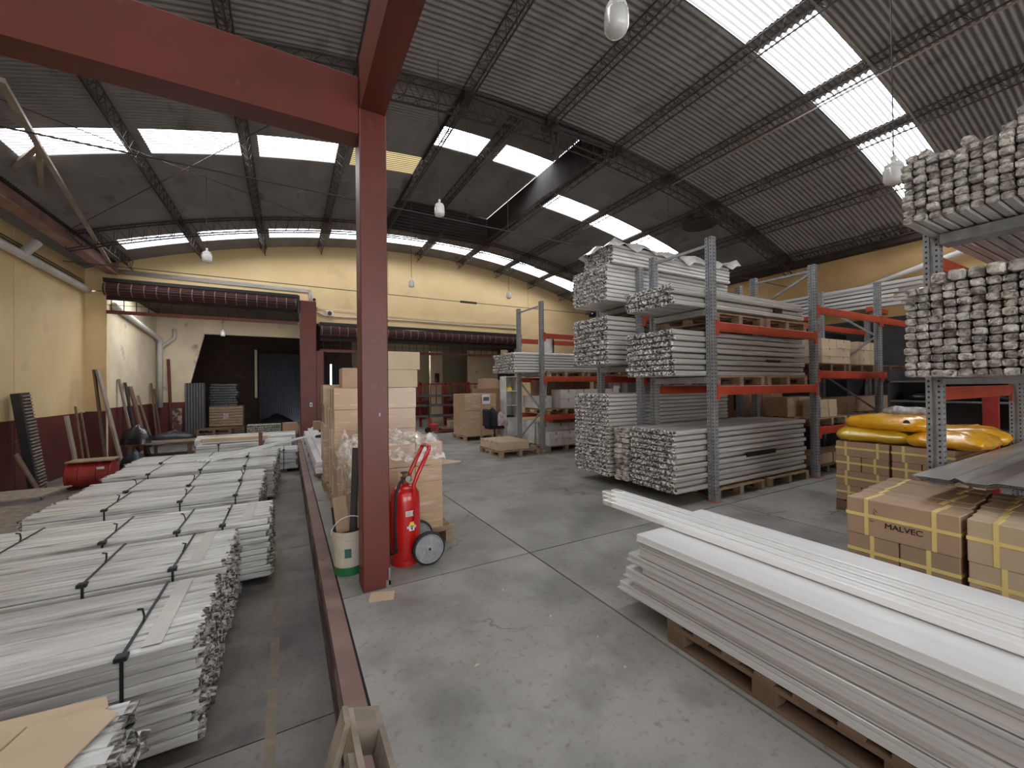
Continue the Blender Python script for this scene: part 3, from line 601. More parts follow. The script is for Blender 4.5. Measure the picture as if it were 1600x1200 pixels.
# cardboard covers on the nearest bundle
def sheet(name, label, cat, pts, z, th, m, parent=None):
    mb = MB().prism(pts, 'Z', z, z + th); o = build(name, mb, m, parent); return tagd(o, label, cat)
o = sheet('cardboard_sheet', 'folded brown cardboard lying over the nearest bundle', 'cardboard', [(-2.4, 1.15), (-.56, 1.15), (-.535, 1.6), (-.6, 1.74), (-.53, 1.93), (-.6, 2.0), (-1.1, 2.02), (-2.4, 2.0)], .512, .005, M['carton_light'])
build('crease', MB().bar((-.78, 2.0, .5185), (-.98, 1.2, .5185), .006, .002), M['tape'], o)
sheet('cardboard_sheet', 'smaller brown cardboard flap slipped under the folded one on the nearest bundle', 'cardboard', [(-1.6, 1.8), (-.7, 1.85), (-.575, 2.0), (-.6, 2.07), (-.9, 2.1), (-1.5, 2.08)], .505, .004, M['carton_light'])
sheet('cardboard_sheet', 'torn brown cardboard piece on the floor in front of the maroon column', 'cardboard', [(.53, 3.27), (.56, 3.25), (.62, 3.24), (.71, 3.21), (.75, 3.34), (.67, 3.37), (.58, 3.41), (.56, 3.36)], .001, .006, M['carton_light'])
# long profiles laid askew on the far bundles, ends resting on the ledge
for i in range(4):
    a = (-1.55 + .1 * i, 9.75 - .2 * i, .3 + .02 * i); b = (.95, 10.7 - .2 * i + .1, .62 + .03 * i)
    o = build('loose_profile', MB().bar(a, b, .055, .035), M['white_bar']); tagd(o, 'long white profile laid askew over the far bundles, %s of four' % ['farthest', 'third from the front', 'second from the front', 'nearest'][i], 'profile', 'loose profiles over the far bundles')
o = build('brown_roll', MB().cbox(-2.0, -.5, 13.2, 13.5, .27, .38, .02), M['carton_light']); tagd(o, 'flat brown cardboard strip on the low bundle under the left gate', 'cardboard')
o = build('steel_post_stub', MB().box(-.62, -.54, 11.4, 11.48, -.45, .62), M['maroon']); tagd(o, 'short maroon post standing among the far bundles', 'post')
for i in range(3):
    o = build('long_profile', MB().cbox(-2.3, .2, 14.2 + i * .2, 14.36 + i * .2, .1, .26 + .03 * i, .01), M['bar']); tagd(o, 'long wrapped profile lying across the left gate opening, %s' % ORD[i], 'profile', 'profiles under the left gate')
build('profile_support', MB().box(-2.1, -1.9, 14.15, 14.85, -.45, .1).box(-.1, .1, 14.15, 14.85, -.45, .1), M['wood_dark'], label='dark timber supports under the profiles in the left gate opening', category='timber')
# stuff along the left wall
o = thing('spiral_rack_rail', 'black slotted rail leaning on the maroon dado of the left wall', 'rail', (-4.45, 11.9, -.45)); o.rotation_euler = (math.radians(3), math.radians(-6), 0)
mb = MB().box(-.13, .0, -.02, .3, 0, 2.1); put('side', mb.mesh('side', M['black']), o, world=False)
sl = MB().box(0, .02, -.02, .3, 0, 2.1).mesh('front', M['darkgrey']); put('front', sl, o, world=False); rm_ = MB().box(.02, .05, 0, .28, 0, .028).mesh('rung', M['wood_grey'])
for i in range(30): put('rung', rm_, o, (0, 0, .05 + i * .068), world=False)
def plank(label, x, y, L, w, th, lean, side=0, m='wood_grey', z=-.45):
    o = put('plank', MB().cbox(-th / 2, th / 2, -w / 2, w / 2, 0, L, .003).mesh('plank', M[m]), None, (x, y, z), (side, -lean, 0)); return tagd(o, label, 'plank', 'planks leaning on the left wall')
plank('wide grey plank leaning on the left wall behind the red drum', -4.35, 13.4, 1.55, .16, .04, .12, .05)
plank('thin brown plank leaning between the grey plank and the pilaster', -4.4, 13.9, 1.75, .07, .03, .1, .0, 'wood_dark')
plank('second thin brown plank leaning behind the red drum', -4.35, 14.1, 1.6, .06, .03, .1, .06, 'wood_dark')
plank('tall pale plank leaning on the pilaster edge with a broad face', -4.0, 15.0, 2.75, .2, .05, .18, .02)
plank('tall brown plank behind the pale one at the pilaster', -4.3, 14.9, 2.7, .14, .04, .09, .0, 'wood_dark')
plank('dusty plank lying low between the black rail and the wall', -4.2, 11.4, 1.0, .12, .03, .3, .2, 'wood_dark')
for i, (y, L, w, ln, m) in enumerate(((16.4, 2.5, .1, .16, 'wood_grey'), (16.9, 2.4, .12, .14, 'darkgrey'), (17.4, 2.3, .28, .2, 'wood_dark'), (18.2, 2.0, .06, .22, 'wood_grey'), (19.6, 2.4, .1, .08, 'wood_dark'), (20.0, 2.2, .08, .1, 'wood_dark'))):
    o = plank(['grey edge-on board', 'black narrow board', 'broad brown board', 'slim pale batten', 'first dark batten in the far corner', 'second dark batten in the far corner'][i] + ' leaning on the wall beyond the left gate', -4.0 + (L * ln * .9 - .42), y, L, w, .05, ln, 0, m)
o = build('red_pipe', MB().tube([(-4.0, 20.4, -.45), (-4.12, 20.5, 2.9)], .05, 8), M['maroon']); tagd(o, 'tall maroon pipe standing beside the downpipe in the far corner', 'pipe')
o = build('corrugated_screen', MB().box(-3.6, -2.95, 20.45, 20.5, -.45, 1.95), M['darkgrey']); tagd(o, 'grey ribbed metal screen standing under the slanted wall edge', 'screen')
for i in range(7): build('rib', MB().box(-3.58 + i * .09, -3.55 + i * .09, 20.42, 20.45, -.45, 1.95), M['galv_low'], o)
o = build('painted_board', MB().box(-3.95, -3.65, 20.2, 20.25, -.45, .95), M['maroon_worn']); tagd(o, 'peeling pink and maroon board leaning under the slanted wall', 'board')
dr = thing('steel_drum', 'red steel drum lying on its side by the left wall', 'drum', (-3.75, 12.2, -.45))
build('barrel', MB().lathe([(.29, -.36), (.3, -.34), (.28, -.32), (.28, -.16), (.295, -.14), (.28, -.12), (.28, .12), (.295, .14), (.28, .16), (.28, .32), (.3, .34), (.29, .36)], (-3.75, 12.2, -.15), 24, axis='X'), M['red_dull'], dr, smooth=False)
build('open_end', MB().box(-4.125, -4.108, 12.02, 12.36, -.33, .06), M['black'], dr)
build('lid_board', MB().box(-4.1, -3.35, 11.95, 12.45, .145, .17), M['wood'], dr)
build('side_tag', MB().box(-3.6, -3.48, 11.905, 11.925, -.02, .03), M['white'], dr)
sheet('cardboard_sheet', 'grey dusty cardboard sheet lying left of the far bundles', 'cardboard', [(-4.4, 6.4), (-2.75, 6.5), (-2.7, 8.0), (-3.4, 8.6), (-4.4, 8.3)], .0, .02, M['wood_grey'])
sheet('cardboard_sheet', 'second grey cardboard sheet tilted beside the black rail', 'cardboard', [(-4.5, 8.7), (-3.3, 8.8), (-3.2, 9.6), (-4.5, 9.6)], .05, .02, M['wood_grey'])
o = build('timber_crib', MB().box(-4.3, -3.9, 6.6, 9.3, -.45, .0).box(-3.2, -2.8, 6.7, 8.0, -.45, .0), M['wood_dark']); tagd(o, 'dark timbers under the dusty cardboard sheets', 'timber')
wb = thing('work_table', 'low dark table cluttered with rubber mats beyond the pilaster', 'table', (-3.4, 16.6, -.45))
build('table_top', MB().box(-4.2, -2.6, 15.9, 17.6, .02, .07), M['wood_dark'], wb)
for x in (-4.1, -2.7):
    for y in (16.0, 17.5): build('leg', MB().box(x - .05, x + .05, y - .05, y + .05, -.45, .02), M['wood_dark'], wb)
def heap(name, label, cat, c, r, h, m, n=26, seed=1, flat=.3):
    rr = random.Random(seed); v = []; f = []; nr = 6
    for i in range(nr + 1):
        t = i / nr
        for k in range(n):
            a = 2 * PI * k / n; q = (1 - t ** 2.2) * (1 + .18 * math.sin(3 * a + seed) + rr.uniform(-.07, .07)) if i < nr else .05
            v.append((c[0] + r[0] * q * math.cos(a), c[1] + r[1] * q * math.sin(a), c[2] + h * (t ** (.8)) * (1 + rr.uniform(-flat, flat) * .3 * (0 < i))))
    for i in range(nr):
        for k in range(n): f.append((i * n + k, i * n + (k + 1) % n, (i + 1) * n + (k + 1) % n, (i + 1) * n + k))
    f.append(tuple(nr * n + k for k in range(n)))
    o = build(name, MB().add(v, f), m, smooth=True); return tagd(o, label, cat)
heap('rubber_mat_heap', 'slumped black rubber mat on the low dark table', 'mat', (-3.3, 17.1, .07), (.55, .4), .25, M['black'], seed=3)
heap('plastic_sack_pile', 'pile of flattened black sacks beside the pilaster', 'sacks', (-3.95, 16.1, .07), (.35, .3), .55, M['glassfoil'], seed=4)
heap('dark_sack', 'dark blue sack slumped on the floor before the low table', 'sack', (-3.6, 14.4, -.45), (.28, .28), .5, M['navy'], seed=5)
o = build('chair_seat_board', MB().lathe([(.25, 0), (.27, .02), (.25, .04)], (-3.3, 15.0, .12), 16).box(-3.33, -3.27, 14.97, 15.03, -.45, .12), M['darkgrey']); tagd(o, 'small round grey stool between the drum and the low table', 'stool')
# things in the dark room
cr = thing('crate_stack', 'pale slatted crate topped with a dark wrapped load in the dark room', 'crate', (-2.4, 21.3, -.45))
for i in range(7): build('slat', MB().box(-2.95, -1.75, 21.4, 21.44, .1 + i * .12, .2 + i * .12), M['wood'], cr)
build('crate_core', MB().box(-2.95, -1.75, 21.45, 22.3, .05, .96), M['wood_dark'], cr)
build('crate_base', MB().box(-3, -1.7, 21.4, 22.4, -.45, .05), M['wood_dark'], cr)
build('label_sheet', MB().box(-2.45, -2.25, 21.385, 21.4, .4, .65), M['clothw'], cr)
for i in range(9): build('black_wrapped_layer', MB().cbox(-2.95 + U(-.04, .04), -1.95 + U(-.04, .04), 21.45, 22.2, .96 + i * .11, 1.06 + i * .11, .02), M['glassfoil'], cr)
for i in range(4): pallet('old dark pallet in the low pile before the slatted crate, %s' % ['lowest', 'second up', 'third up', 'topmost'][i], -3.1 + U(0, .1), 19.2 + U(0, .1), -.45 + i * .146, 1.1, 1, m='wood_dark', group='pallet pile in the dark room')
pallet('old pallet at the right of the low pile in the dark room', -1.85, 19.3, -.45, .9, 1, m='wood_dark'); pallet('second old pallet on top at the right of the pile in the dark room', -1.8, 19.3, -.304, .9, 1, m='wood_dark')
tb = thing('tube_bundle', 'small shaded bundle of wrapped tubes on the floor of the dark room', 'bundle', (-.9, 18.5, -.45))
tm = MB().tube([(-.55, 0, 0), (.55, 0, 0)], .045, 7).mesh('tube', M['bar_end'])
for j in range(6):
    for i in range(5): put('tube', tm, tb, (-.8, 18.1 + i * .09, -.1 + j * .09 * .85))
build('bed', MB().box(-1.3, -.3, 18, 18.6, -.45, -.15), M['wood_dark'], tb)
carton('tilted brown carton with an open flap beside the maroon column foot', -.15, .3, 17.2, 17.6, -.02, .4, m='carton', rotz=.2); build('carton_shelf', MB().box(-.3, .32, 17, 17.8, -.45, -.03), M['darkgrey'], label='grey block carrying the tilted carton past the column', category='block')
heap('scrap_heap', 'dark heap of scrap in the right corner of the dark room', 'scrap', (-.5, 22.5, -.45), (.9, .8), .9, M['black'], seed=9)

# ================================================================ PALLET RACKS
def rack(label, loc, frames, beams, H, posts_m='galv'):
    """frames: list of (x, y_front, y_rear, kind); beams: (x0, x1, y, z_top)"""
    t = thing('pallet_rack', label, 'rack', loc)
    for x, y0, y1, kind in frames:
        for yy, s in ((y0, 1), (y1, -1)):
            mb = MB(); a, b = (yy, yy + .11) if s == 1 else (yy - .11, yy)
            mb.box(x, x + .09, a, a + .042, .004, H).box(x, x + .09, b - .042, b, .004, H).box(x + .018, x + .075, a + .042, b - .042, .004, H)
            p = build('upright', mb, M[posts_m], t)
            hb = MB(); z = .1
            while z < H - .03:
                for c in (a + .021, b - .021): hb.box(x - .0012, x + .002, c - .007, c + .007, z, z + .018)
                for c in (x + .03, x + .062): hb.box(c - .006, c + .006, a - .0012, a + .002, z, z + .018)
                z += .05
            build('hole_row', hb, M['black'], p, kind='stuff')
            build('foot_plate', MB().box(x - .03, x + .12, a - .03, b + .03, 0, .006), M['orange'], t)
        a, b = y0 + .1, y1 - .1
        for z in ([H - .12] if kind else []) + ([.25] if kind == 'zig' else []): build('brace', MB().box(x + .03, x + .065, a, b, z, z + .035), M[posts_m], t)
        if kind == 'zig':
            z = .3; s = 0
            while z < H - .8: build('brace', MB().bar((x + .05, a if s else b, z), (x + .05, b if s else a, z + .75), .035, .035), M[posts_m], t); z += .78; s = 1 - s
        if kind == 'top': build('brace', MB().bar((x + .05, a, H - .15), (x + .05, b, H - .6), .035, .035), M[posts_m], t)
        if kind == 'low': 
            for zz, s in ((.3, 0), (1.05, 1)): build('brace', MB().bar((x + .05, a if s else b, zz), (x + .05, b if s else a, zz + .72), .035, .035), M[posts_m], t)
    for x0, x1, y, zt in beams:
        bm = build('beam', MB().cbox(x0 + .09, x1, y - .025, y + .02, zt - .13, zt, .006).box(x0 + .09, x1, y - .03, y - .024, zt - .1, zt - .03), M['orange'], t)
        for x in (x0 + .09, x1 - .005): build('end_plate', MB().box(x - .03, x + .035, y - .034, y - .02, zt - .2, zt + .02), M['orange'], bm)
    return t
YA0, YA1, YB0, YB1 = 3.55, 4.68, 4.88, 5.98
lv = (2.54, 1.63)
rack('front storage rack in the hall centre loaded with round tubes', (5.21, 3.55, 0),
     [(5.21, YA0, YA1, 'topbar'), (8.05, YA0, YA1, 'top'), (10.69, YA0, YA1, 'zig'), (13.1, YA0, YA1, None)],
     [(5.21, 8.05, YA0 + .02, z) for z in lv] + [(5.21, 8.05, YA1, z) for z in lv] + [(8.05, 10.69, YA0 + .02, z) for z in (3.01, 1.87, .88)] + [(8.05, 10.69, YA1, z) for z in (3.01, 1.87, .88)] + [(10.69, 13.1, YA0 + .02, z) for z in (3.01, 1.87, .88)] + [(10.69, 13.1, YA1, z) for z in (3.01, 1.87)], 3.74)
rack('rear storage rack back to back with the central one, loaded with square tubes', (5.21, 4.88, 0),
     [(5.21, YB0, YB1, 'topbar'), (8.05, YB0, YB1, 'top')],
     [(5.21, 8.05, YB0 + .02, z) for z in (2.86, 1.84)] + [(5.21, 8.05, YB1, z) for z in (2.86, 1.84)], 3.66)
rack('far storage rack before the right gate with white cartons on its shelves', (5.5, 8.36, 0),
     [(5.5, 8.36, 9.6, 'low'), (8.3, 8.36, 9.6, 'top'), (11, 8.36, 9.6, 'top')],
     [(a, b, y, z) for a, b in ((5.5, 8.3), (8.3, 11)) for y in (8.38, 9.6) for z in (2.98, 1.9, .94)], 3.78)
rack('nearest storage rack at the right holding thick film wrapped packs', (5.21, .2, 0),
     [(5.21, .15, 1.41, None), (8.05, .15, 1.41, 'zig')], [(5.21, 8.05, y, z) for y in (.18, 1.41) for z in (2.88, 1.6)] + [(5.21, 8.05, y, .856) for y in (.35, 1.18)], 3.75)
def plate(label, x0, x1, y0, y1, z, th=.09, m='galv'):
    o = build('support_plate', MB().box(x0, x1, y0, y1, z - th, z), M[m]); return tagd(o, label, 'support', 'steel supports under the tube packs')
plate('grey steel support under the upper round tubes, at the left uprights', 5.19, 5.32, 3.67, 4.56, 2.73)
plate('grey steel support under the middle round tubes, at the left uprights', 5.19, 5.32, 3.67, 4.56, 1.76)
plate('grey steel support under the upper square tubes', 5.19, 5.32, 5.0, 5.86, 3.04); plate('grey steel support under the middle square tubes', 5.19, 5.32, 5.0, 5.86, 1.99)
plate('grey steel support under the topmost wrapped pack of the nearest rack', 5.1, 5.3, .27, 1.27, 2.97); plate('grey steel support under the lower wrapped pack of the nearest rack', 5.1, 5.3, .27, 1.27, 1.68, .05)
plate('grey steel support under the tubes of the far rack', 5.48, 5.6, 8.48, 9.48, 1.98, .06)

# ================================================================ TUBE PACKS
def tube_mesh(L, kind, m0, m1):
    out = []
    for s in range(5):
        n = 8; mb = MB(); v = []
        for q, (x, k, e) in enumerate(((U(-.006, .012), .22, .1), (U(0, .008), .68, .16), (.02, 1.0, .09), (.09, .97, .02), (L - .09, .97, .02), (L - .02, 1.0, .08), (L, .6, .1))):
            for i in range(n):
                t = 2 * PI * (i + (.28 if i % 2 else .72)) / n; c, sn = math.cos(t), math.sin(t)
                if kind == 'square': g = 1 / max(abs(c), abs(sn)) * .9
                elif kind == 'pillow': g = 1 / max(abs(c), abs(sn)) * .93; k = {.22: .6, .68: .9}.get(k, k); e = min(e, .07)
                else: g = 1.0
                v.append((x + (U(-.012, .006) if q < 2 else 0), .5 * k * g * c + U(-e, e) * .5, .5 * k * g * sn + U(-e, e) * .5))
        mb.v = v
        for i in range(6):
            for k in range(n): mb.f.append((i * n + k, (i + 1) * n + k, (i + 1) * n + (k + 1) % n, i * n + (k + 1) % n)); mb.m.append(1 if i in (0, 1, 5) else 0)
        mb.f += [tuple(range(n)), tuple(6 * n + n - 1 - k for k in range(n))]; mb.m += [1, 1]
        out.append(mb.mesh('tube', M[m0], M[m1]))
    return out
def pack(label, x0, L, y0, y1, z0, z1, ny, nz, kind='round', m0='tube', m1='crumple', jx=.02, top_rough=0, group=None, hexa=False, base=None):
    t = thing('tube_pack', label, 'tube pack', (x0, (y0 + y1) / 2, z0), group)
    py, pz = (y1 - y0) / ny, (z1 - z0) / nz; ms = tube_mesh(L, kind, m0, m1)
    for j in range(nz):
        for i in range(ny):
            off = (py * .25 if j % 2 else -py * .25) if hexa else 0
            drop = 0
            if top_rough and j >= nz - 2:
                if j == nz - 1 and (i * 7 + 3) % 5 < top_rough: continue
            put('tube', ms[(i * 7 + j * 3 + i * j) % 5], t, (x0 + U(-jx, jx), y0 + (i + .5) * py + off * .9 + U(-.003, .003), z0 + (j + .5) * pz + U(-.003, .003)), (U(-.06, .06), 0, 0), (1, py * 1.0, pz * 1.0))
    return t
def label_band(t, x0, x1, y, z0, z1): build('black_label', MB().box(x0, x1, y - .004, y + .01, z0, z1), M['black'], t, label='black label')
p = pack('top pack of round wrapped tubes on the central rack', 4.55, 3.4, 3.68, 4.56, 2.74, 3.05, 10, 4, hexa=True); label_band(p, 7.0, 7.25, 3.68, 2.83, 2.9)
p = pack('middle pack of round wrapped tubes on the central rack', 4.55, 3.4, 3.68, 4.56, 1.77, 2.42, 11, 8, hexa=True); label_band(p, 6.75, 7.15, 3.67, 2.0, 2.04)
p = pack('large pack of round wrapped tubes on the floor under the central rack', 4.55, 3.4, 3.68, 4.5, .16, 1.03, 11, 11, hexa=True, jx=.015); label_band(p, 6.15, 6.95, 3.66, .53, .6)
pack('narrow dusty pack of square tubes between the two floor packs', 4.57, 3.3, 4.55, 4.86, .16, 1.0, 2, 10, kind='pillow', m0='tube', m1='crumple_soft')
p = pack('lower part of the topmost square tube load on the rear rack', 4.55, 3.25, 4.97, 5.86, 3.05, 3.66, 10, 9, kind='square', m0='tube_white', jx=.015)
p = pack('upper part of the topmost square tube load under a loose white cover', 4.62, 3.15, 4.9, 5.62, 3.665, 3.98, 9, 5, kind='square', m0='tube_white', jx=.015)
pack('middle pack of square tubes on the rear rack', 4.55, 3.2, 4.97, 5.86, 2.0, 2.81, 9, 10, kind='square')
pack('tall pack of square tubes on the floor under the rear rack', 4.55, 3.2, 4.97, 5.86, .16, 1.52, 10, 20, kind='square', jx=.012)
# loose white cover on the topmost load
v = []; f = []
for i in range(25):
    x = 4.56 + 3.5 * i / 24
    for j in range(12):
        y = 4.87 + .8 * j / 11; z = 4.045 + .06 * math.sin(j * .9 + .4 * i) * .4 + .03 * math.sin(i * 1.3 + j); edge = (j == 0) + (i == 0) + (j == 11)
        if edge: z -= .13 + .04 * math.sin(i * 2.1 + j); y += (-.02 if j == 0 else 0); x2 = x - (.03 if i == 0 else 0)
        else: x2 = x
        if i > 21: z += (i - 21) * .05
        v.append((x2, y, z))
for i in range(24):
    for j in range(11): k = i * 12 + j; f.append((k, k + 12, k + 13, k + 1))
o = build('film_cover', MB().add(v, f), M['film'], smooth=True); tagd(o, 'loose crumpled white film cover over the topmost square tubes', 'cover')
# pallets under the tubes
for n_, (x, y, z, wy) in enumerate(((5.35, 3.6, 2.545, 1.0), (6.65, 3.6, 2.545, 1.0), (5.35, 3.6, 1.632, .95), (6.65, 3.6, 1.632, .95), (5.35, 3.62, 0, .9), (6.7, 3.62, 0, .9), (5.4, 4.93, 0, .93), (6.8, 4.93, 0, .93), (5.35, 4.9, 1.842, 1.0), (6.7, 4.9, 1.842, 1.0), (5.35, 4.9, 2.862, 1), (6.7, 4.9, 2.862, 1))):
    pallet('wooden pallet under %s of the %s, %s one' % (('the top round tubes', 'the top round tubes', 'the middle round tubes', 'the middle round tubes', 'the floor pack of round tubes', 'the floor pack of round tubes', 'the floor pack of square tubes', 'the floor pack of square tubes', 'the middle square tubes', 'the middle square tubes', 'the topmost square tubes', 'the topmost square tubes')[n_], 'central rack' if n_ < 6 else 'rear rack', 'left' if n_ % 2 == 0 else 'right'), x, y, z, 1.2, wy - .01, n=6, boards_along='X', m='wood')
# nearest rack, right: film-wrapped packs with pillow-like ends
pack('top pack of film wrapped profiles on the nearest rack, ends bulging', 4.6, 3.3, .29, 1.37, 2.985, 3.49, 14, 8, kind='pillow', m0='tube', m1='crumple_soft', jx=.035)
for k, (y, z) in enumerate(((.99, 3.53), (.70, 3.52), (.62, 3.525), (.70, 3.585), (.78, 3.52), (.54, 3.525), (.54, 3.59), (.46, 3.52), (1.22, 3.525), (1.3, 3.52))):
    ms = tube_mesh(3.2, 'pillow', 'tube', 'crumple_soft') if k == 0 else ms
    o = put('loose_wrapped_profile', ms[k % 5], None, (4.6 + U(-.03, .03), y, z), (U(-.2, .2), 0, 0), (1, .08, .064)); tagd(o, 'loose film wrapped profile on the topmost pack, %s' % ['alone in its middle', 'lower one of the near pair', 'low between the raised ones', 'upper one of the near pair', 'next to the lone middle one', 'lower one of the nearest pair', 'upper one of the nearest pair', 'nearest to the camera edge', 'second from the far edge', 'at the far edge'][k], 'profile', 'loose profiles on the nearest rack')
pack('lower pack of film wrapped profiles on the nearest rack, ends bulging', 4.6, 3.3, .29, 1.37, 1.69, 2.44, 14, 12, kind='pillow', m0='tube', m1='crumple_soft', jx=.04)
o = pack('two darker film wrapped rows lying on the lower pack of the nearest rack', 4.55, 3.2, .29, 1.2, 2.44, 2.53, 9, 1, kind='pillow', m0='tube', m1='crumple_soft')
# dull steel sheets at the low level of the nearest rack
st = thing('steel_sheet_stack', 'stack of grey ribbed steel sheets on the low level of the nearest rack', 'sheet stack', (6.2, .7, .87))
for s in range(4):
    v = []; f = []; n = 52
    for i in range(n + 1):
        y = 1.26 - (1.26 + .1) * i / n; ph = (i % 13) / 13; h = .022 * max(0, min(1, 3 * math.sin(PI * ph) - 1.4)) if ph and i > 8 else 0
        z = .872 + s * .014 + h; dx = U(-.004, .004); v += [(4.42 - .03 * s + dx, y, z), (8.0, y, z), (4.42 - .03 * s + dx, y, z - .003), (8.0, y, z - .003)]
    for i in range(n): a = 4 * i; f += [(a, a + 1, a + 5, a + 4), (a + 2, a + 6, a + 7, a + 3), (a, a + 4, a + 6, a + 2)]
    build('steel_sheet', MB().add(v, f), M['steel_sheet'], st)

# white cartons and tubes on the far rack
p = pack('pack of pale tubes on the far rack before the right gate', 4.78, 3.3, 8.47, 9.1, 2.0, 2.5, 7, 7, m0='tube_white', jx=.01)
p = pack('frayed dark ended pack of tubes behind the pale one on the far rack', 4.74, 3.3, 9.12, 9.5, 2.0, 2.48, 5, 7, m0='tube', m1='crumple', jx=.04)
build('cardboard_wrap', MB().box(4.8, 4.95, 9.1, 9.2, 2.2, 2.6), M['carton'], label='brown cardboard strip poking up between the two tube packs of the far rack', category='cardboard')
for n_, (x, z) in enumerate(((5.7, 1.902), (7.0, 1.902), (5.7, .942), (7.0, .942), (5.7, 0), (7.0, 0))): pallet('pallet on the far rack, %s level, %s one' % (('upper', 'upper', 'middle', 'middle', 'floor', 'floor')[n_], ('left', 'right')[n_ % 2]), x, 8.42, z, 1.2, 1.1, n=6)
stack('white carton at the far rack foot', 5.75, 8.42, .146, 5, 1, 2, .42, .4, .17, 'carton_white', 'white cartons at the foot of the far rack', tape='Y')
stack('white carton, rear pile of far rack foot', 5.72, 8.9, .146, 3, 1, 2, .5, .4, .26, 'carton_white', 'white cartons rear foot of the far rack', tape='Y')
stack('white carton, middle level of far rack', 6.15, 8.45, 1.088, 4, 1, 2, .5, .45, .24, 'carton_white', 'white cartons on the middle level of the far rack', tape='Y')
stack('low white carton left on the middle level of the far rack', 5.65, 8.75, 1.088, 1, 2, 2, .42, .4, .16, 'carton_white', 'low white cartons far rack', tape='Y')
stack('brown carton behind white ones, far rack', 5.9, 9.15, 1.088, 3, 1, 3, .6, .4, .24, 'carton_dark', 'brown cartons in the far rack', tape=None)
stack('brown carton on the low level behind the uprights of the far rack', 6.3, 9.05, .67, 3, 1, 1, .6, .4, .25, 'carton_dark', 'low brown cartons in the far rack', tape=None)
carton('small white carton sitting on the white ones of the far rack', 8.0, 8.25, 8.5, 8.7, 1.57, 1.76, m='carton_white', tape=None)
for i in range(5):
    o = put('leaning_panel', MB().box(-.012, .012, 0, .6, 0, .72 if i > 2 else .6).mesh('panel', M['white']), None, (5.66 + .09 * i, 8.98 if i > 2 else 9.0, 1.1 if i > 2 else .15), (0, .06, 0)); tagd(o, 'white panel edge leaning inside the far rack, %s from the uprights' % ORD[i].replace('nearest', 'first'), 'panel', 'white panels in the far rack')
for k, x in enumerate((5.95, 7.6)):
    o = build('black_edge_panel', MB().cbox(x, x + .06, 8.6, 9.2, 2.52, 2.92, .01), M['white']); tagd(o, 'white panel standing on the tubes of the far rack, %s' % ('near its left uprights' if k == 0 else 'farther right'), 'panel'); build('dark_edge', MB().box(x + .06, x + .1, 8.6, 9.2, 2.52, 2.94), M['black'], o)

# cartons in the right-hand bays
for i, x in enumerate((8.2, 9.45, 10.82, 11.9)):
    pallet('pallet on the low level right of the central rack, %s from the centre' % ORD[i].replace('nearest', 'first'), x, 3.62, .885, 1.15, 1.0, n=6, m='wood_dark' if i > 1 else 'wood'); pallet('pallet on the middle level right of the central rack, %s from the centre' % ORD[i].replace('nearest', 'first'), x, 3.62, 1.875, 1.15, 1.0, n=6, m='wood_dark')
    if i < 3: pallet('pallet on the floor right of the central rack, %s from the centre' % ORD[i].replace('nearest', 'first'), x, 3.7, 0, 1.15, 1.0, n=6, m='wood_dark')
stack('small pale carton at the front of the low level', 8.45, 3.66, 1.031, 2, 1, 2, .3, .3, .16, 'carton_light', 'small cartons low level', tape=None)
stack('brown carton behind small ones, low level', 8.2, 4.1, 1.031, 3, 1, 2, .42, .4, .18, 'carton', 'cartons low level rear', tape='Y')
stack('brown carton of the row behind yellow sacks', 9.9, 4.0, 1.031, 7, 1, 2, .44, .4, .16, 'carton', 'long row of cartons low level', tape='Y')
stack('pale carton on the middle level, left group', 9.2, 3.95, 2.021, 2, 1, 3, .6, .5, .175, 'carton_light', 'left cartons middle level', tape='Y')
stack('pale carton on the middle level, right group', 10.75, 3.95, 2.021, 2, 1, 3, .6, .5, .175, 'carton_light', 'right cartons middle level', tape='Y')
stack('brown carton on the floor pallets right of the central rack', 8.25, 3.75, .146, 6, 1, 1, .42, .4, .2, 'carton', 'cartons on the floor right bay', tape='Y')
stack('dark carton beyond the rear rack tubes', 8.2, 5.0, .0, 2, 1, 4, .8, .6, .37, 'carton_dark', 'big cartons behind the rear rack', tape='Y')
# flat black panel closing off the right bays from behind
build('black_backing', MB().box(8.2, 13.2, 5.1, 5.14, 0, 2.95), M['black'], label='flat black panel behind the right bays of the central rack', category='boarding')
# long white profiles on the right wall arms
for k in range(12):
    z = 3.5 + (k % 6) * .1; yy = (3.3, 3.9)[k // 6]
    o = put('long_white_profile', MB().cbox(-.04, .04, 0, 5.2, 0, .07, .008).mesh('profile', M['white_side']), None, (12.75 + .12 * (k // 6) + U(-.02, .02) - .25 * (k // 6), yy + U(-.15, .15) - (.5 if k % 6 > 3 else 0), z)); tagd(o, 'long white profile stored high along the right wall, %s up in the %s column' % (LAY[k % 6].replace('bottom', 'lowest'), 'wall side' if k > 5 else 'hall side'), 'profile', 'long profiles on the right wall')
wrk = thing('wall_rack', 'row of orange arms fixed to the right wall under the long white profiles', 'rack', (12.8, 6, 3.38))
for y in (4.3, 5.8, 7.6): build('arm', MB().box(12.3, 13.3, y - .05, y + .05, 3.38, 3.49), M['orange'], wrk)

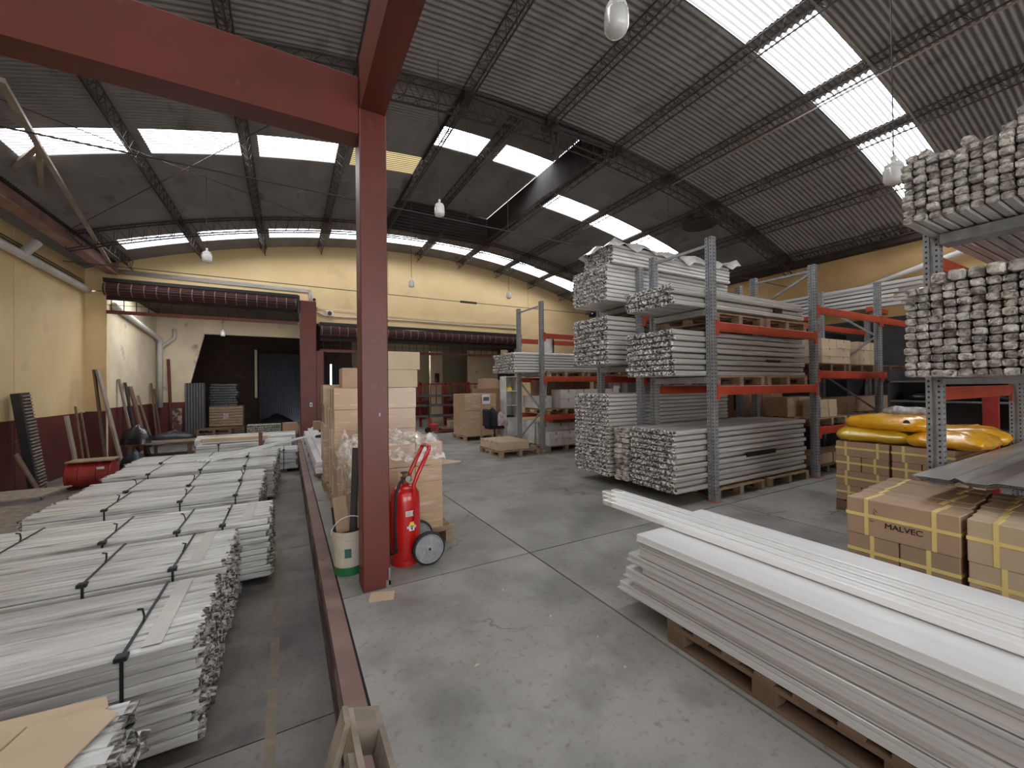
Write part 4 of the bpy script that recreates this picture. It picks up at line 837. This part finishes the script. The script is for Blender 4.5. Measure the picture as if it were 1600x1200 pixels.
# ================================================================ FOREGROUND PILE OF WHITE PROFILES
for k, y in enumerate((.6, -.72, -2.04)): pallet('pallet under the long white profiles, %s from its far end' % ('first', 'second', 'third')[k], 2.13, y, 0, .98, 1.2, n=7, boards_along='X', m='wood_dark')  # dark wood colour stands in for the shade under the pile
def ribbed(x0, x1, z0, z1, ribs=3, lip=0., top=0):
    """cross-section of a long profile with ribbed left side, optional lip at its foot and grooves on top"""
    p = [(x1, z0), (x1, z1)]; h = z1 - z0
    for i in range(top): c = x1 - (x1 - x0) * (i + 1) / (top + 1); p += [(c + .009, z1), (c + .006, z1 - .007), (c - .006, z1 - .007), (c - .009, z1)]
    p += [(x0 + .004, z1), (x0, z1 - .004)]
    for i in range(ribs): z = z1 - h * (i + 1) / (ribs + 1); p += [(x0, z + .004), (x0 + .006, z + .002), (x0 + .006, z - .002), (x0, z - .004)]
    if lip: p += [(x0, z0 + .007), (x0 - lip, z0 + .007), (x0 - lip, z0)]
    else: p += [(x0, z0)]
    return p
pile = thing('profile_pile', 'big pile of long white profiles on pallets in the right foreground', 'profile pile', (2.6, .5, .147))
def prof(pts, y1, y0=-3.2, m='white_bar', name='profile', par=None, label=None):
    o = build(name, MB().prism(pts, 'Y', y0, y1), [M[m]], par or pile)
    if label: o['label'] = label
    return o
zs = [.147, .2, .262, .325, .385, .44, .498, .545, .6]
ye = [2.26, 2.14, 2.2, 2.05, 2.17, 2.08, 2.07, 2.085]
lips = [.03, .018, .03, 0, .024, .016, 0, .006]
for j in range(8):
    prof(ribbed(2.165 + (0, .022, .004, .014, .0, .02, .006, 0)[j], 2.46, zs[j], zs[j + 1] - .008, (1, 0, 1, 0, 1, 0, 1, 0)[j], lips[j]), ye[j], m='white_side' if j < 7 else 'white_bar')
for j in range(8):
    prof(ribbed(2.465, 2.745, zs[j], zs[j + 1] - .003, 1), 2.1 + U(-.06, .1), m='white_bar')
for j in range(7): prof(ribbed(2.75, 3.04, zs[j], zs[j + 1] - .003, 1), 2.05 + U(-.05, .05), m='white_bar')
for i, (a, b, e) in enumerate(((2.752, 2.84, 2.24), (2.842, 2.93, 2.1), (2.932, 3.045, 2.2))): prof(ribbed(a, b, .548, .6 + .008 * (i == 1), 0, 0, 0), e)
for i, (a, b, zt, e) in enumerate(((2.44, 2.505, .642, 2.74), (2.51, 2.57, .652, 2.82), (2.575, 2.64, .662, 2.9), (2.645, 2.72, .672, 2.86))):
    t = thing('long_profile', 'long white profile lying on top of the pile and jutting past it, %s' % ['lowest, hall side', 'second', 'third', 'highest, far side'][i], 'profile', (a, e, .602), 'profiles on top of the foreground pile')
    prof(ribbed(a, b, .602, zt, 0, 0, 1), e, par=t)
    build('film_end', MB().cbox(a - .003, b + .003, e - .12, e + .012, .6015, zt + .003, .008), M['film'], t)
for k, (x, y) in enumerate(((1.75, 2.05), (1.7, 1.75), (1.62, 2.4), (.95, 2.2), (1.5, 2.9))):
    o = build('paper_scrap', MB().prism([(x, y), (x + U(.02, .04), y + .005), (x + U(.015, .03), y + U(.015, .03))], 'Z', .0005, .0035), M['carton_light']); tagd(o, 'tiny pale scrap lying on the concrete in the middle of the hall', 'scrap', 'scraps on the floor')

# ================================================================ STRAPPED CARTONS WITH PRINT, RIGHT
def slab_stack(y0, y1, desc, m, nslab, splitx=.52, x0=4.03, dx=.165):
    w = y1 - y0
    for k in range(nslab):
        jy = .012 * k + U(-.01, .01) if k else 0
        carton('%s, flat in top layer, %s to the hall' % (desc, ORD[k]), x0 + k * dx, x0 + (k + 1) * dx - .006, y0 + jy, y1 + jy, .436, .72 + U(-.006, .004) * (k > 0), m=m, tape=None, straps=('h', .2 + U(-.03, .03) * (k > 0), .8))
    for k in range(3):
        for b in range(2):
            carton('%s, lower layer, %s row, %s half' % (desc, ('front', 'middle', 'rear')[k], ('near', 'far')[b]), x0 + .005 + k * .38, x0 + .375 + k * .38, y0 + b * w / 2 + .004, y0 + (b + 1) * w / 2 - .004, .147, .433, m=m, tape=None, straps=('h', .5))
slab_stack(.93, 1.575, 'brown strapped printed carton', 'carton', 7)
slab_stack(.25, .9, 'pale strapped edge carton', 'carton_light', 7)
pallet('pallet under the brown printed carton stack', 4.03, .93, 0, 1.15, .66, n=5, m='wood_dark'); pallet('pallet under the pale carton stack at the frame edge', 4.03, .25, 0, 1.15, .66, n=5, m='wood_dark')
front = [o for o in bpy.data.objects if o.get('label') == 'brown strapped printed carton, flat in top layer, nearest to the hall'][0]
tm_ = text_mesh('MALVEC', .058, M['ink']); put('printed_name', tm_, front, (4.0275, 1.225, .54), (PI / 2, 0, -PI / 2))
lg = MB()
for k, (y, z, l, a) in enumerate(((1.37, .625, .05, .9), (1.385, .6, .055, 1.2), (1.395, .575, .05, .5), (1.39, .555, .04, .2))):
    dy, dz = math.cos(a) * l, math.sin(a) * l; lg.add([(4.0285, y, z), (4.0285, y + dy, z + dz), (4.0285, y + dy * .5 + .006, z + dz * .5 - .008)], [(0, 1, 2)])
build('printed_emblem', lg, M['dull_ink'], front)
for c_ in [o for o in bpy.data.objects if 'lower layer, front row' in o.get('label', '')]:
    p = LOC[c_]; g = MB()
    for r in range(3): g.box(p.x - .1865, p.x - .185, p.y + .02, p.y + .1 - .02 * r, p.z + .12 + .018 * r, p.z + .124 + .018 * r)
    build('printed_line', g, M['dull_ink'], c_)

# ================================================================ YELLOW SACKS ON STRAPPED CARTONS
for b, (y0, y1) in enumerate(((2.03, 2.57), (1.48, 2.01))):
    d = 'strapped carton under yellow sacks, %s stack' % ('far corner' if b == 0 else 'second')
    pallet('dark pallet under the %s carton stack beneath the yellow sacks' % ('far corner' if b == 0 else 'second'), 6.29, y0, 0, 1.1, .54, n=5, m='wood_dark')
    for c in range(4):
        z0 = .146 + c * .189
        for a in range(2):
            row = ('front', 'rear')[a]; X0 = 6.29 + a * .55
            if c % 2: carton('%s, %s layer, %s row' % (d, LAY[c] if c < 3 else 'top', row), X0, X0 + .54, y0, y1 - .005, z0, z0 + .185, m='carton', tape=None, straps=('h', .2, .8))
            else:
                for h in range(2):
                    w = (y1 - y0) / 2; carton('%s, %s layer, %s row, %s half' % (d, LAY[c], row, ('near', 'far')[h]), X0, X0 + .54, y0 + h * w + .003, y0 + (h + 1) * w - .006, z0, z0 + .185, m='carton', tape=None, straps=('h', .5))
def sack(label, c, s, rotz, m='yellow_bag', seed=1, mark=None, tilt=0):
    rr = random.Random(seed); nu, nv = 28, 12; v = []; f = []; ph = [rr.uniform(0, 6) for _ in range(4)]
    for j in range(nv + 1):
        t = -PI / 2 + PI * j / nv; ct = abs(math.cos(t)) ** .55; st = math.copysign(abs(math.sin(t)) ** .9, math.sin(t))
        for i in range(nu):
            a = 2 * PI * i / nu; ca, sa = math.cos(a), math.sin(a); e = .42
            x = math.copysign(abs(ca) ** e, ca) * ct; y = math.copysign(abs(sa) ** e, sa) * ct
            n = 1 + .05 * math.sin(5 * a + ph[0]) + .04 * math.sin(9 * a + 3 * t + ph[1]); n += rr.uniform(-.022, .022); zz = (st + .1 * math.sin(11 * a + 5 * t + ph[2]) * ct * .5 + rr.uniform(-.06, .06)) * (1 - .45 * abs(x) ** 3) * (1 + .1 * math.sin(4 * x + ph[2]) + .08 * math.sin(6 * y + ph[3]))
            if zz < -.7: zz = -.7
            v.append((x * s[0] / 2 * n, y * s[1] / 2 * n, zz * s[2] / 2))
    for j in range(nv):
        for i in range(nu): f.append((j * nu + i, j * nu + (i + 1) % nu, (j + 1) * nu + (i + 1) % nu, (j + 1) * nu + i))
    o = put('sack', MB().add(v, f).mesh('sack', M[m], smooth=True), None, (c[0], c[1], c[2] + s[2] * .35), (tilt, 0, rotz)); tagd(o, label, 'sack')
    if mark:
        mk = MB().lathe([(.05, -.01), (.05, .004)], (0, 0, 0), 14).mesh('printed_mark', M['ink']); q = put('printed_mark', mk, o, mark, (0, -1.2, 0), (1, .7, 1), world=False)
    return o
sack('plump olive yellow sack lying lowest at the far corner of the cartons', (6.6, 2.22, .905), (.72, .8, .22), .1, 'yellow_bag2', 3)
sack('bright yellow sack on top of the other yellow sacks, dark round mark', (6.62, 2.08, 1.065), (.62, .85, .22), -.05, 'yellow_bag', 5, mark=(-.3, -.22, .02))
sack('bright yellow sack lying right of the olive one behind the rack upright', (6.58, 1.58, .905), (.7, .66, .22), .05, 'yellow_bag', 8)
sack('pale yellow sack behind the nearest rack upright, partly on the steel sheets', (7.25, 1.62, .905), (.7, .7, .24), .3, 'yellow_bag', 11)
sack('small silver sack with a yellow tied end on the topmost yellow sack', (6.95, 2.05, 1.22), (.3, .45, .14), .0, 'silver', 14)
# far right, beyond the sacks
o = build('red_board', MB().box(8.6, 8.66, 1.6, 1.75, 0, 1.55), M['red_dull']); tagd(o, 'red upright board standing beyond the yellow sacks', 'board')
gs = thing('grey_shelf_unit', 'grey shelf unit with dark film parcels beyond the nearest rack', 'shelf', (9.8, 2.2, 0))
for z in (.3, .85, 1.3, 1.65): build('shelf_board', MB().box(9.6, 10.2, 1.5, 3.1, z, z + .03), M['galv_low'], gs)
for y in (1.5, 3.07): build('side_panel', MB().box(9.6, 10.2, y, y + .03, 0, 1.9), M['darkgrey'], gs)
build('back_panel', MB().box(10.2, 10.22, 1.5, 3.1, 0, 1.9), M['darkgrey'], gs)
for k in range(3): sack('dark film wrapped parcel on the grey shelf unit, %s' % ORD[k], (9.9, 1.8 + .45 * k, 1.335), (.4, .42, .16), .1 * k, 'glassfoil', 20 + k)
carton('wide grey brown carton behind the yellow sacks', 8.0, 8.5, 1.75, 2.3, 0, .93, m='carton_dark', tape=None)

# ================================================================ WRAPPED PALLET LOADS BEHIND THE MAROON COLUMN
pallet('pallet under the low wrapped cartons right behind the maroon column', .54, 4.13, 0, 1.02, 1.05, boards_along='X'); pallet('pallet under the middle low cartons along the ledge', .5, 5.3, 0, .98, .68, n=5)
pallet('pallet under the tall wrapped tower behind the maroon column', .53, 6.02, 0, 1.18, 1.02); pallet('pallet under the farthest wrapped cartons along the ledge', .5, 7.12, 0, 1.0, .62, n=5)
stack('wrapped carton behind the maroon column', .56, 4.2, .146, 3, 2, 4, .302, .46, .17, 'wrapcarton', 'low wrapped load', tape=None, jit=.004, straps=(.5,))
stack('wrapped top carton behind the extinguisher', .87, 4.2, .83, 2, 2, 1, .3, .45, .24, 'wrapcarton', 'top of the low wrapped load', tape=None, jit=.004)
stack('wrapped carton of the ledge load', .52, 5.33, .146, 3, 1, 4, .3, .58, .17, 'wrapcarton', 'middle wrapped load', tape=None, jit=.005)
stack('wrapped carton of the tall tower', .55, 6.05, .146, 2, 2, 5, .575, .48, .303, 'wrapcarton', 'tall wrapped tower', tape=None, jit=.01, straps=(.5,))
stack('wrapped carton farthest along ledge', .5, 7.15, .146, 2, 1, 5, .48, .55, .315, 'wrapcarton', 'farthest wrapped load', tape=None, jit=.01)
carton('plain brown carton standing on the tall tower, visible right of the column', 1.18, 1.74, 6.1, 6.6, 1.665, 1.93, m='carton_light', tape=None); carton('topmost plain brown carton on the tall tower', 1.2, 1.78, 6.1, 6.62, 1.933, 2.2, m='carton_light', tape=None)
carton('small brown carton on the tall tower left of the column', .68, .95, 6.2, 6.6, 1.665, 1.95, m='carton', tape=None)
sheet('cardboard_sheet', 'brown cardboard flap sticking out of the low load toward the hall', 'cardboard', [(1.3, 4.14), (1.68, 4.2), (1.5, 4.5), (1.3, 4.5)], .828, .006, M['carton_light'])
def film(label, x0, x1, y0, y1, z, amp, seed, n=22, drop=.25):
    rr = random.Random(seed); v = []; f = []; ph = [rr.uniform(0, 6) for _ in range(6)]
    for i in range(n + 1):
        for j in range(n + 1):
            a, b = i / n, j / n; e = max(abs(a - .5), abs(b - .5)) * 2
            zz = z + amp * (.5 + .5 * math.sin(7 * a + 4 * b + ph[0])) * (.6 + .4 * math.sin(13 * b - 5 * a + ph[1])) + .02 * math.sin(31 * a + ph[2]) * math.sin(27 * b + ph[3]) - (drop * (e - .8) / .2 if e > .8 else 0)
            v.append((x0 + (x1 - x0) * a + .02 * math.sin(11 * b + ph[4]), y0 + (y1 - y0) * b + .02 * math.sin(9 * a + ph[5]), zz))
    for i in range(n):
        for j in range(n): k = i * (n + 1) + j; f.append((k, k + n + 1, k + n + 2, k + 1))
    o = build('plastic_film', MB().add(v, f), M['clear'], smooth=True); return tagd(o, label, 'plastic film')
m = bpy.data.materials.new('clear_crumpled_film'); m.use_nodes = True; nt = m.node_tree; N = nt.nodes; L = nt.links
b = N['Principled BSDF']; b.inputs['Base Color'].default_value = lin((232, 226, 218)); b.inputs['Roughness'].default_value = .18
tc = N.new('ShaderNodeTexCoord'); nz = N.new('ShaderNodeTexNoise'); nz.inputs['Scale'].default_value = 13; nz.inputs['Detail'].default_value = 6; nz.inputs['Distortion'].default_value = .4; L.new(tc.outputs['Object'], nz.inputs[0])
mr = N.new('ShaderNodeMapRange'); mr.inputs[1].default_value = .42; mr.inputs[2].default_value = .62; mr.inputs[3].default_value = .1; mr.inputs[4].default_value = .75; L.new(nz.outputs[0], mr.inputs[0])
L.new(mr.outputs[0], b.inputs['Alpha']); bp = N.new('ShaderNodeBump'); bp.inputs['Strength'].default_value = .9; bp.inputs['Distance'].default_value = .03; L.new(nz.outputs[0], bp.inputs['Height']); L.new(bp.outputs[0], b.inputs['Normal'])
M['clear'] = m
film('crumpled clear film draped over the low load behind the extinguisher', .84, 1.52, 4.13, 5.12, 1.08, .07, 3, drop=.2)
film('heap of clear film between the low load and the tall tower', .52, 1.55, 5.25, 5.98, .9, .22, 7, drop=.25)
film('loose clear film hanging left of the maroon column', .5, .85, 4.3, 5.2, .86, .3, 12, drop=.3)
# white profiles lying along the ledge beyond the loads
lp = thing('ledge_profile_pile', 'long white profiles lying along the ledge between the loads and the maroon column', 'profile pile', (.6, 11.5, 0))
for j in range(4):
    for i in range(3): put('profile', MB().cbox(-.055, .055, 0, 6.2, 0, .055, .006).mesh('profile', M['white_bar']), lp, (.49 + i * .115 + U(-.005, .005), 8.15 + U(-.1, .15), .1 + j * .058))
for i, (x, e) in enumerate(((.6, 8.6), (.72, 9.0))): put('profile', MB().cbox(-.06, .06, 0, 5.6, 0, .09, .006).mesh('profile', M['white_bar']), lp, (x, e, .334))
for y in (8.5, 11, 13.5): build('support', MB().box(.42, .82, y, y + .1, 0, .1), M['wood'], lp)
carton('small brown carton end standing on the ledge profiles by the maroon column', .66, .86, 13.4, 13.7, .43, .68, m='carton_dark', tape=None)
o = build('black_clamp', MB().box(.6, .75, 11.2, 11.4, .43, .5).tube([(.62, 11.3, .5), (.72, 11.3, .56)], .02, 6), M['black']); tagd(o, 'small black clamp tool lying on the ledge profiles', 'tool')

# ================================================================ FIRE EXTINGUISHER, BUCKET
fe = thing('wheeled_fire_extinguisher', 'big red wheeled fire extinguisher beside the tall maroon column', 'fire extinguisher', (.98, 3.85, 0))
c = (.965, 3.865, 0)
build('cylinder', MB().lathe([(.1, .03), (.13, .045), (.144, .09), (.144, .6), (.135, .66), (.105, .71), (.06, .738), (.03, .745)], c, 28), M['red'], fe, smooth=True)
build('base_ring', MB().lathe([(.13, .0), (.132, .0), (.132, .07)], c, 24), M['red'], fe)
build('valve', MB().lathe([(.028, .74), (.03, .79), (.018, .8), (.018, .84)], c, 10).bar((.93, 3.86, .8), (1.03, 3.86, .8), .022), M['brass'], fe)
build('valve_wheel', MB().lathe([(.035, .84), (.035, .85)], c, 12), M['black'], fe)
build('gauge', MB().lathe([(.03, 3.8), (.03, 3.82)], (.99, 0, .79), 12, axis='Y'), M['chrome'], fe)
arm = MB()
for y in (3.745, 3.975): arm.tube([(1.01, y, .42), (1.02, y, .74), (1.06, y, .84), (1.17, y, 1.06)], .02, 8)
arm.tube([(1.17, 3.745, 1.06), (1.178, 3.765, 1.085), (1.18, 3.86, 1.092), (1.178, 3.955, 1.085), (1.17, 3.975, 1.06)], .02, 8)
build('handle', arm, M['red'], fe, smooth=True)
build('axle', MB().tube([(1.14, 3.66, .155), (1.14, 4.07, .155)], .012, 8), M['darkgrey'], fe)
build('wheel_frame', MB().bar((1.0, 3.8, .12), (1.14, 3.8, .155), .03, .02).bar((1.0, 3.92, .12), (1.14, 3.92, .155), .03, .02), M['red'], fe)
for y, s in ((3.68, -1), (4.05, 1)):
    wl = build('wheel', MB().lathe([(.13, y - .02), (.148, y - .022), (.155, y - .012), (.155, y + .012), (.148, y + .022), (.13, y + .02)], (1.14, 0, .155), 32, axis='Y'), M['rubber'], fe, smooth=True)
    dk = MB().lathe([(.028, y - .034), (.036, y - .032), (.04, y - .026), (.118, y - .0235), (.125, y - .03), (.133, y - .03), (.133, y + .03), (.04, y + .026)], (1.14, 0, .155), 32, axis='Y')
    for k in range(5): a = 2 * PI * k / 5 + .3; dk.bar((1.14 + .04 * math.cos(a), y - .026, .155 + .04 * math.sin(a)), (1.14 + .118 * math.cos(a), y - .026, .155 + .118 * math.sin(a)), .008, .01)
    build('hub', dk, M['galv'], wl)
    build('hub_bolt', MB().lathe([(.012, y - .04), (.014, y - .03)], (1.14, 0, .155), 8, axis='Y'), M['black'], wl)
build('hose', MB().tube([(.95, 3.82, .8), (.9, 3.76, .78), (.855, 3.735, .68), (.84, 3.72, .4), (.85, 3.72, .16), (.81, 3.78, .12), (.798, 3.86, .3), (.81, 3.86, .6)], .014, 8), M['rubber'], fe, smooth=True)
def curved(name, a0, a1, z0, z1, m, r=.1455, par=fe):
    n = 8; v = []
    for i in range(n + 1): a = a0 + (a1 - a0) * i / n; v += [(c[0] + r * math.cos(a), c[1] + r * math.sin(a), z0), (c[0] + r * math.cos(a), c[1] + r * math.sin(a), z1)]
    return build(name, MB().add(v, [(2 * i, 2 * i + 2, 2 * i + 3, 2 * i + 1) for i in range(n)]), M[m], par)
s1 = curved('inspection_label', -1.75, -1.15, .465, .515, 'white'); curved('label_code', -1.3, -1.19, .472, .508, 'darkgrey', .1462, s1)
for k in range(3): curved('label_line', -1.7, -1.4, .475 + .013 * k, .479 + .013 * k, 'darkgrey', .1462, s1)
s2 = curved('warning_sticker', -1.55, -1.18, .33, .39, 'white'); curved('sticker_top', -1.5, -1.22, .375, .41, 'yellow', .146, s2); curved('sticker_wing', -1.68, -1.05, .352, .375, 'white', .1458, s2); curved('sticker_dot', -1.41, -1.31, .338, .362, 'navy', .1464, s2); curved('sticker_green', -1.47, -1.25, .366, .376, 'green', .1463, s2)
bk = thing('plastic_bucket', 'dirty white plastic bucket with a green foot band left of the tall maroon column', 'bucket', (.46, 3.9, 0)); c = (.475, 3.92, 0)
def ring(z0, z1, r0, r1, m, name, par=bk): return build(name, MB().lathe([(r0, z0), (r1, z1)], c, 28), M[m], par, smooth=False)
M['bucket'] = mat('bucket_plastic', (206, 196, 182), (182, 172, 158), rough=.45, scale=5, c3=(150, 140, 126), s3=8)
v = MB().lathe([(.118, 0), (.12, .004), (.14, .3), (.146, .302), (.146, .315), (.142, .317), (.143, .335), (.149, .337), (.149, .352), (.144, .354), (.145, .375), (.151, .377), (.151, .392), (.14, .392), (.136, .36), (.118, .02)], c, 28)
build('body', v, M['bucket'], bk, smooth=False)
build('green_band', MB().lathe([(.1215, .003), (.1275, .08)], c, 28), M['green'], bk)
bl = MB(); rr_ = .139
for a, z0, z1 in ((-2.6, .2, .275),):
    vv = []
    for i in range(6): t = -1.95 + .4 * i / 5; vv += [(c[0] + .1375 * math.cos(t), c[1] + .1375 * math.sin(t), .17), (c[0] + .1405 * math.cos(t), c[1] + .1405 * math.sin(t), .25)]
    bl.add(vv, [(2 * i, 2 * i + 2, 2 * i + 3, 2 * i + 1) for i in range(5)])
build('printed_label', bl, M['teal'], bk)
build('bail_handle', MB().tube([(c[0] - .15 * math.cos(t), c[1] - .02 - .12 * math.sin(t) * .5, .36 + .16 * math.sin(t)) for t in [PI * i / 12 for i in range(13)]], .004, 6), M['white'], bk)
build('dark_fill', MB().lathe([(.13, .35), (.02, .355)], c, 20), M['black'], bk)
for i, (a, b_, w_, m_) in enumerate((((.50, 3.93, .2), (.545, 3.99, 1.1), .05, 'darkgrey'), ((.53, 3.98, .2), (.565, 4.06, 1.02), .04, 'darkgrey'), ((.44, 3.9, .2), (.40, 4.02, .66), .12, 'carton'), ((.38, 3.88, .2), (.345, 3.98, .58), .02, 'black'))):
    o = build('offcut', MB().bar(a, b_, w_, .015), M[m_]); tagd(o, ['tall dark profile offcut standing in the bucket', 'second dark offcut standing in the bucket behind the tall one', 'brown cardboard strip standing in the bucket', 'short black strip standing in the bucket'][i], 'offcut')
# pallet standing on edge against the ledge, bottom of the picture
pallet('worn pallet standing on its edge in the driveway against the ledge', .05, .55, -.45, .88, 1.12, rot=(0, math.radians(-73), 0), n=6, boards_along='X', m='wood_grey')

# ================================================================ HALL CENTRE, FAR
pallet('low pallet with flat cartons in front of the far rack', 4.3, 8.3, 0, 1.08, 1.15, n=6, boards_along='X')
stack('flat brown carton on the low pallet before the far rack', 4.32, 8.42, .146, 2, 4, 1, .42, .26, .2, 'carton_light', 'flat cartons on the low pallet', tape='X', jit=.004)
pallet('pallet under the tall film wrapped carton stack', 4.72, 11.5, 0, 1.15, 1.1)
stack('wrapped carton behind the low pallet', 4.76, 11.55, .146, 2, 2, 5, .54, .5, .26, 'wrapcarton', 'tall wrapped carton stack', tape=None, jit=.006)
stack('dark carton behind the white bookcase', 5.9, 12.6, 0, 1, 2, 4, .75, .5, .4, 'carton_dark', 'dark carton stack', tape=None, jit=.01)
carton('brown carton high on the dark stack, flaps open', 5.95, 6.5, 12.7, 13.2, 1.605, 1.95, m='carton', tape='X'); carton('second high brown carton behind the white shelf', 6.55, 7.1, 12.9, 13.4, 1.5, 1.9, m='carton', tape='X'); carton('brown carton carrying the second high one', 6.68, 7.2, 12.8, 13.5, 0, 1.5, m='carton_dark', tape=None)
o = build('paper_sheet', MB().box(5.34, 5.62, 11.53, 11.536, 1.12, 1.42), M['white']); tagd(o, 'white printed paper stuck on the tall wrapped stack', 'paper'); build('print', MB().box(5.38, 5.58, 11.526, 11.53, 1.22, 1.34), M['galv_low'], o)
ws = thing('white_bookcase', 'narrow white open bookcase left of the far rack uprights', 'bookcase', (6.4, 11.6, 0))
for x in (6.17, 6.585): build('side', MB().box(x, x + .025, 11.5, 11.9, 0, 2.0), M['white'], ws)
build('back', MB().box(6.19, 6.6, 11.88, 11.9, 0, 2.0), M['white'], ws)
for z in (.02, .62, 1.03, 1.5, 1.97): build('shelf', MB().box(6.195, 6.585, 11.5, 11.88, z, z + .025), M['white'], ws)
build('lower_door', MB().box(6.2, 6.6, 11.47, 11.495, .05, .66), M['white'], ws)
o = heap('yellow_gloves', 'yellow and black gloves on the top shelf of the white bookcase', 'gloves', (6.38, 11.7, 1.526), (.16, .12), .16, M['yellow'], seed=6); heap('dark_rag', 'dark rag on the lowest open shelf of the white bookcase', 'rag', (6.38, 11.7, .662), (.17, .12), .06, M['cloth'], seed=2)
ch = thing('office_chair', 'black office chair piled with dark and pale clothes before the wrapped stack', 'chair', (5.35, 10.7, 0))
build('seat', MB().cbox(5.12, 5.6, 10.5, 10.95, .42, .52, .04), M['cloth'], ch, smooth=False); build('backrest', MB().cbox(5.06, 5.14, 10.5, 10.95, .5, 1.0, .04), M['cloth'], ch)
build('post', MB().tube([(5.36, 10.72, .12), (5.36, 10.72, .42)], .03, 8), M['black'], ch)
for k in range(5): a = 2 * PI * k / 5; build('leg', MB().bar((5.36, 10.72, .11), (5.36 + .28 * math.cos(a), 10.72 + .28 * math.sin(a), .06), .04, .03).lathe([(.03, 0), (.03, .05)], (5.36 + .28 * math.cos(a), 10.72 + .28 * math.sin(a), 0), 8), M['black'], ch)
heap('dark_jacket', 'dark jacket heaped over the back of the office chair', 'jacket', (5.3, 10.72, .52), (.26, .24), .5, M['cloth'], seed=13); heap('pale_jacket', 'pale checked jacket sleeve hanging off the office chair seat', 'jacket', (5.5, 10.6, .52), (.2, .16), .38, M['clothw'], seed=15)
pj = thing('pallet_jack', 'red hand pallet jack parked by the long red rack', 'pallet jack', (4.5, 14.2, 0))
build('fork', MB().box(4.75, 5.9, 14.05, 14.2, .06, .12), M['red_dull'], pj); build('fork', MB().box(4.75, 5.9, 14.4, 14.55, .06, .12), M['red_dull'], pj)
build('body', MB().cbox(4.5, 4.78, 14.05, 14.55, .08, .35, .03).tube([(4.55, 14.3, .3), (4.5, 14.3, .55)], .06, 10), M['red_dull'], pj)
build('tiller', MB().tube([(4.5, 14.3, .5), (4.42, 14.3, 1.2)], .025, 8).tube([(4.42, 14.18, 1.25), (4.42, 14.42, 1.25)], .02, 8).tube([(4.42, 14.18, 1.25), (4.42, 14.3, 1.18), (4.42, 14.42, 1.25)], .015, 6), M['black'], pj)
for y in (14.2, 14.4): build('wheel', MB().lathe([(.1, y - .03), (.1, y + .03)], (4.46, 0, .1), 14, axis='Y'), M['black'], pj)
carton('flattened carton on the forks of the pallet jack', 4.9, 5.8, 14.05, 14.55, .122, .16, m='wood_dark', tape=None)
pallet('small pallet of cartons right of the pallet jack', 6.0, 14.3, 0, 1.1, .9, n=6)
stack('brown carton on the small pallet right of the pallet jack', 6.02, 14.35, .146, 2, 1, 3, .5, .5, .22, 'carton', 'cartons by the pallet jack', tape='Y'); carton('single brown carton on the floor between the jack and the small pallet', 5.5, 5.9, 14.9, 15.2, 0, .35, m='carton', tape='Y')
sack('white film sack on the cartons by the pallet jack', (6.6, 14.6, .81), (.4, .4, .35), .2, 'film', 33)
cl = thing('cantilever_rack', 'long red rack with upright bars holding dark tubes beyond the right gate', 'rack', (6.2, 16.8, 0))
for k, x in enumerate((4.9, 6.0, 7.1)):
    build('upright', MB().box(x, x + .1, 16.9, 17.0, 0, 1.9), M['red_dull'], cl)
    for z in (.35, .8, 1.2): build('arm', MB().box(x + .02, x + .08, 16.3, 16.9, z, z + .06), M['red_dull'], cl)
build('top_rail', MB().box(4.5, 7.7, 16.9, 16.95, 1.78, 1.84), M['red_dull'], cl)
for i in range(13): build('stake', MB().tube([(4.5 + i * .26, 16.6, .9 if i % 3 else .4), (4.5 + i * .26, 16.6, 1.82 + .25 * (i % 4 == 0))], .022, 6), M['red_dull'], cl)
for j, z in enumerate((.46, .91, 1.31)):
    for i in range(5): o = build('dark_tube', MB().tube([(4.2 + .05 * i, 16.36 + .1 * i, z), (7.9, 16.36 + .1 * i, z)], .045, 8), M[('darkgrey', 'grime', 'red_dull')[(i + j) % 3] if i else 'galv_low']); tagd(o, 'dark tube lying on the %s arms of the long red rack' % ('lowest', 'middle', 'upper')[j], 'tube', 'tubes on the %s arms of the red rack' % ('lowest', 'middle', 'upper')[j])
rs = thing('red_stand', 'small red stand with short posts beyond the tall wrapped stack', 'stand', (8.3, 16.5, 0))
for x in (7.9, 8.4, 8.9): build('post', MB().box(x, x + .06, 16.5, 16.56, 0, 2.05), M['red_dull'], rs)
build('rail', MB().box(7.8, 9, 16.45, 16.5, 1.7, 1.82), M['red_dull'], rs)
o = build('bent_rail', MB().tube([(7.0, 15.8, .0), (7.25, 15.85, 1.6), (7.4, 15.9, 1.75), (7.5, 15.9, 1.2)], .04, 8), M['galv_low']); tagd(o, 'grey bent rail leaning before the small red stand', 'rail')
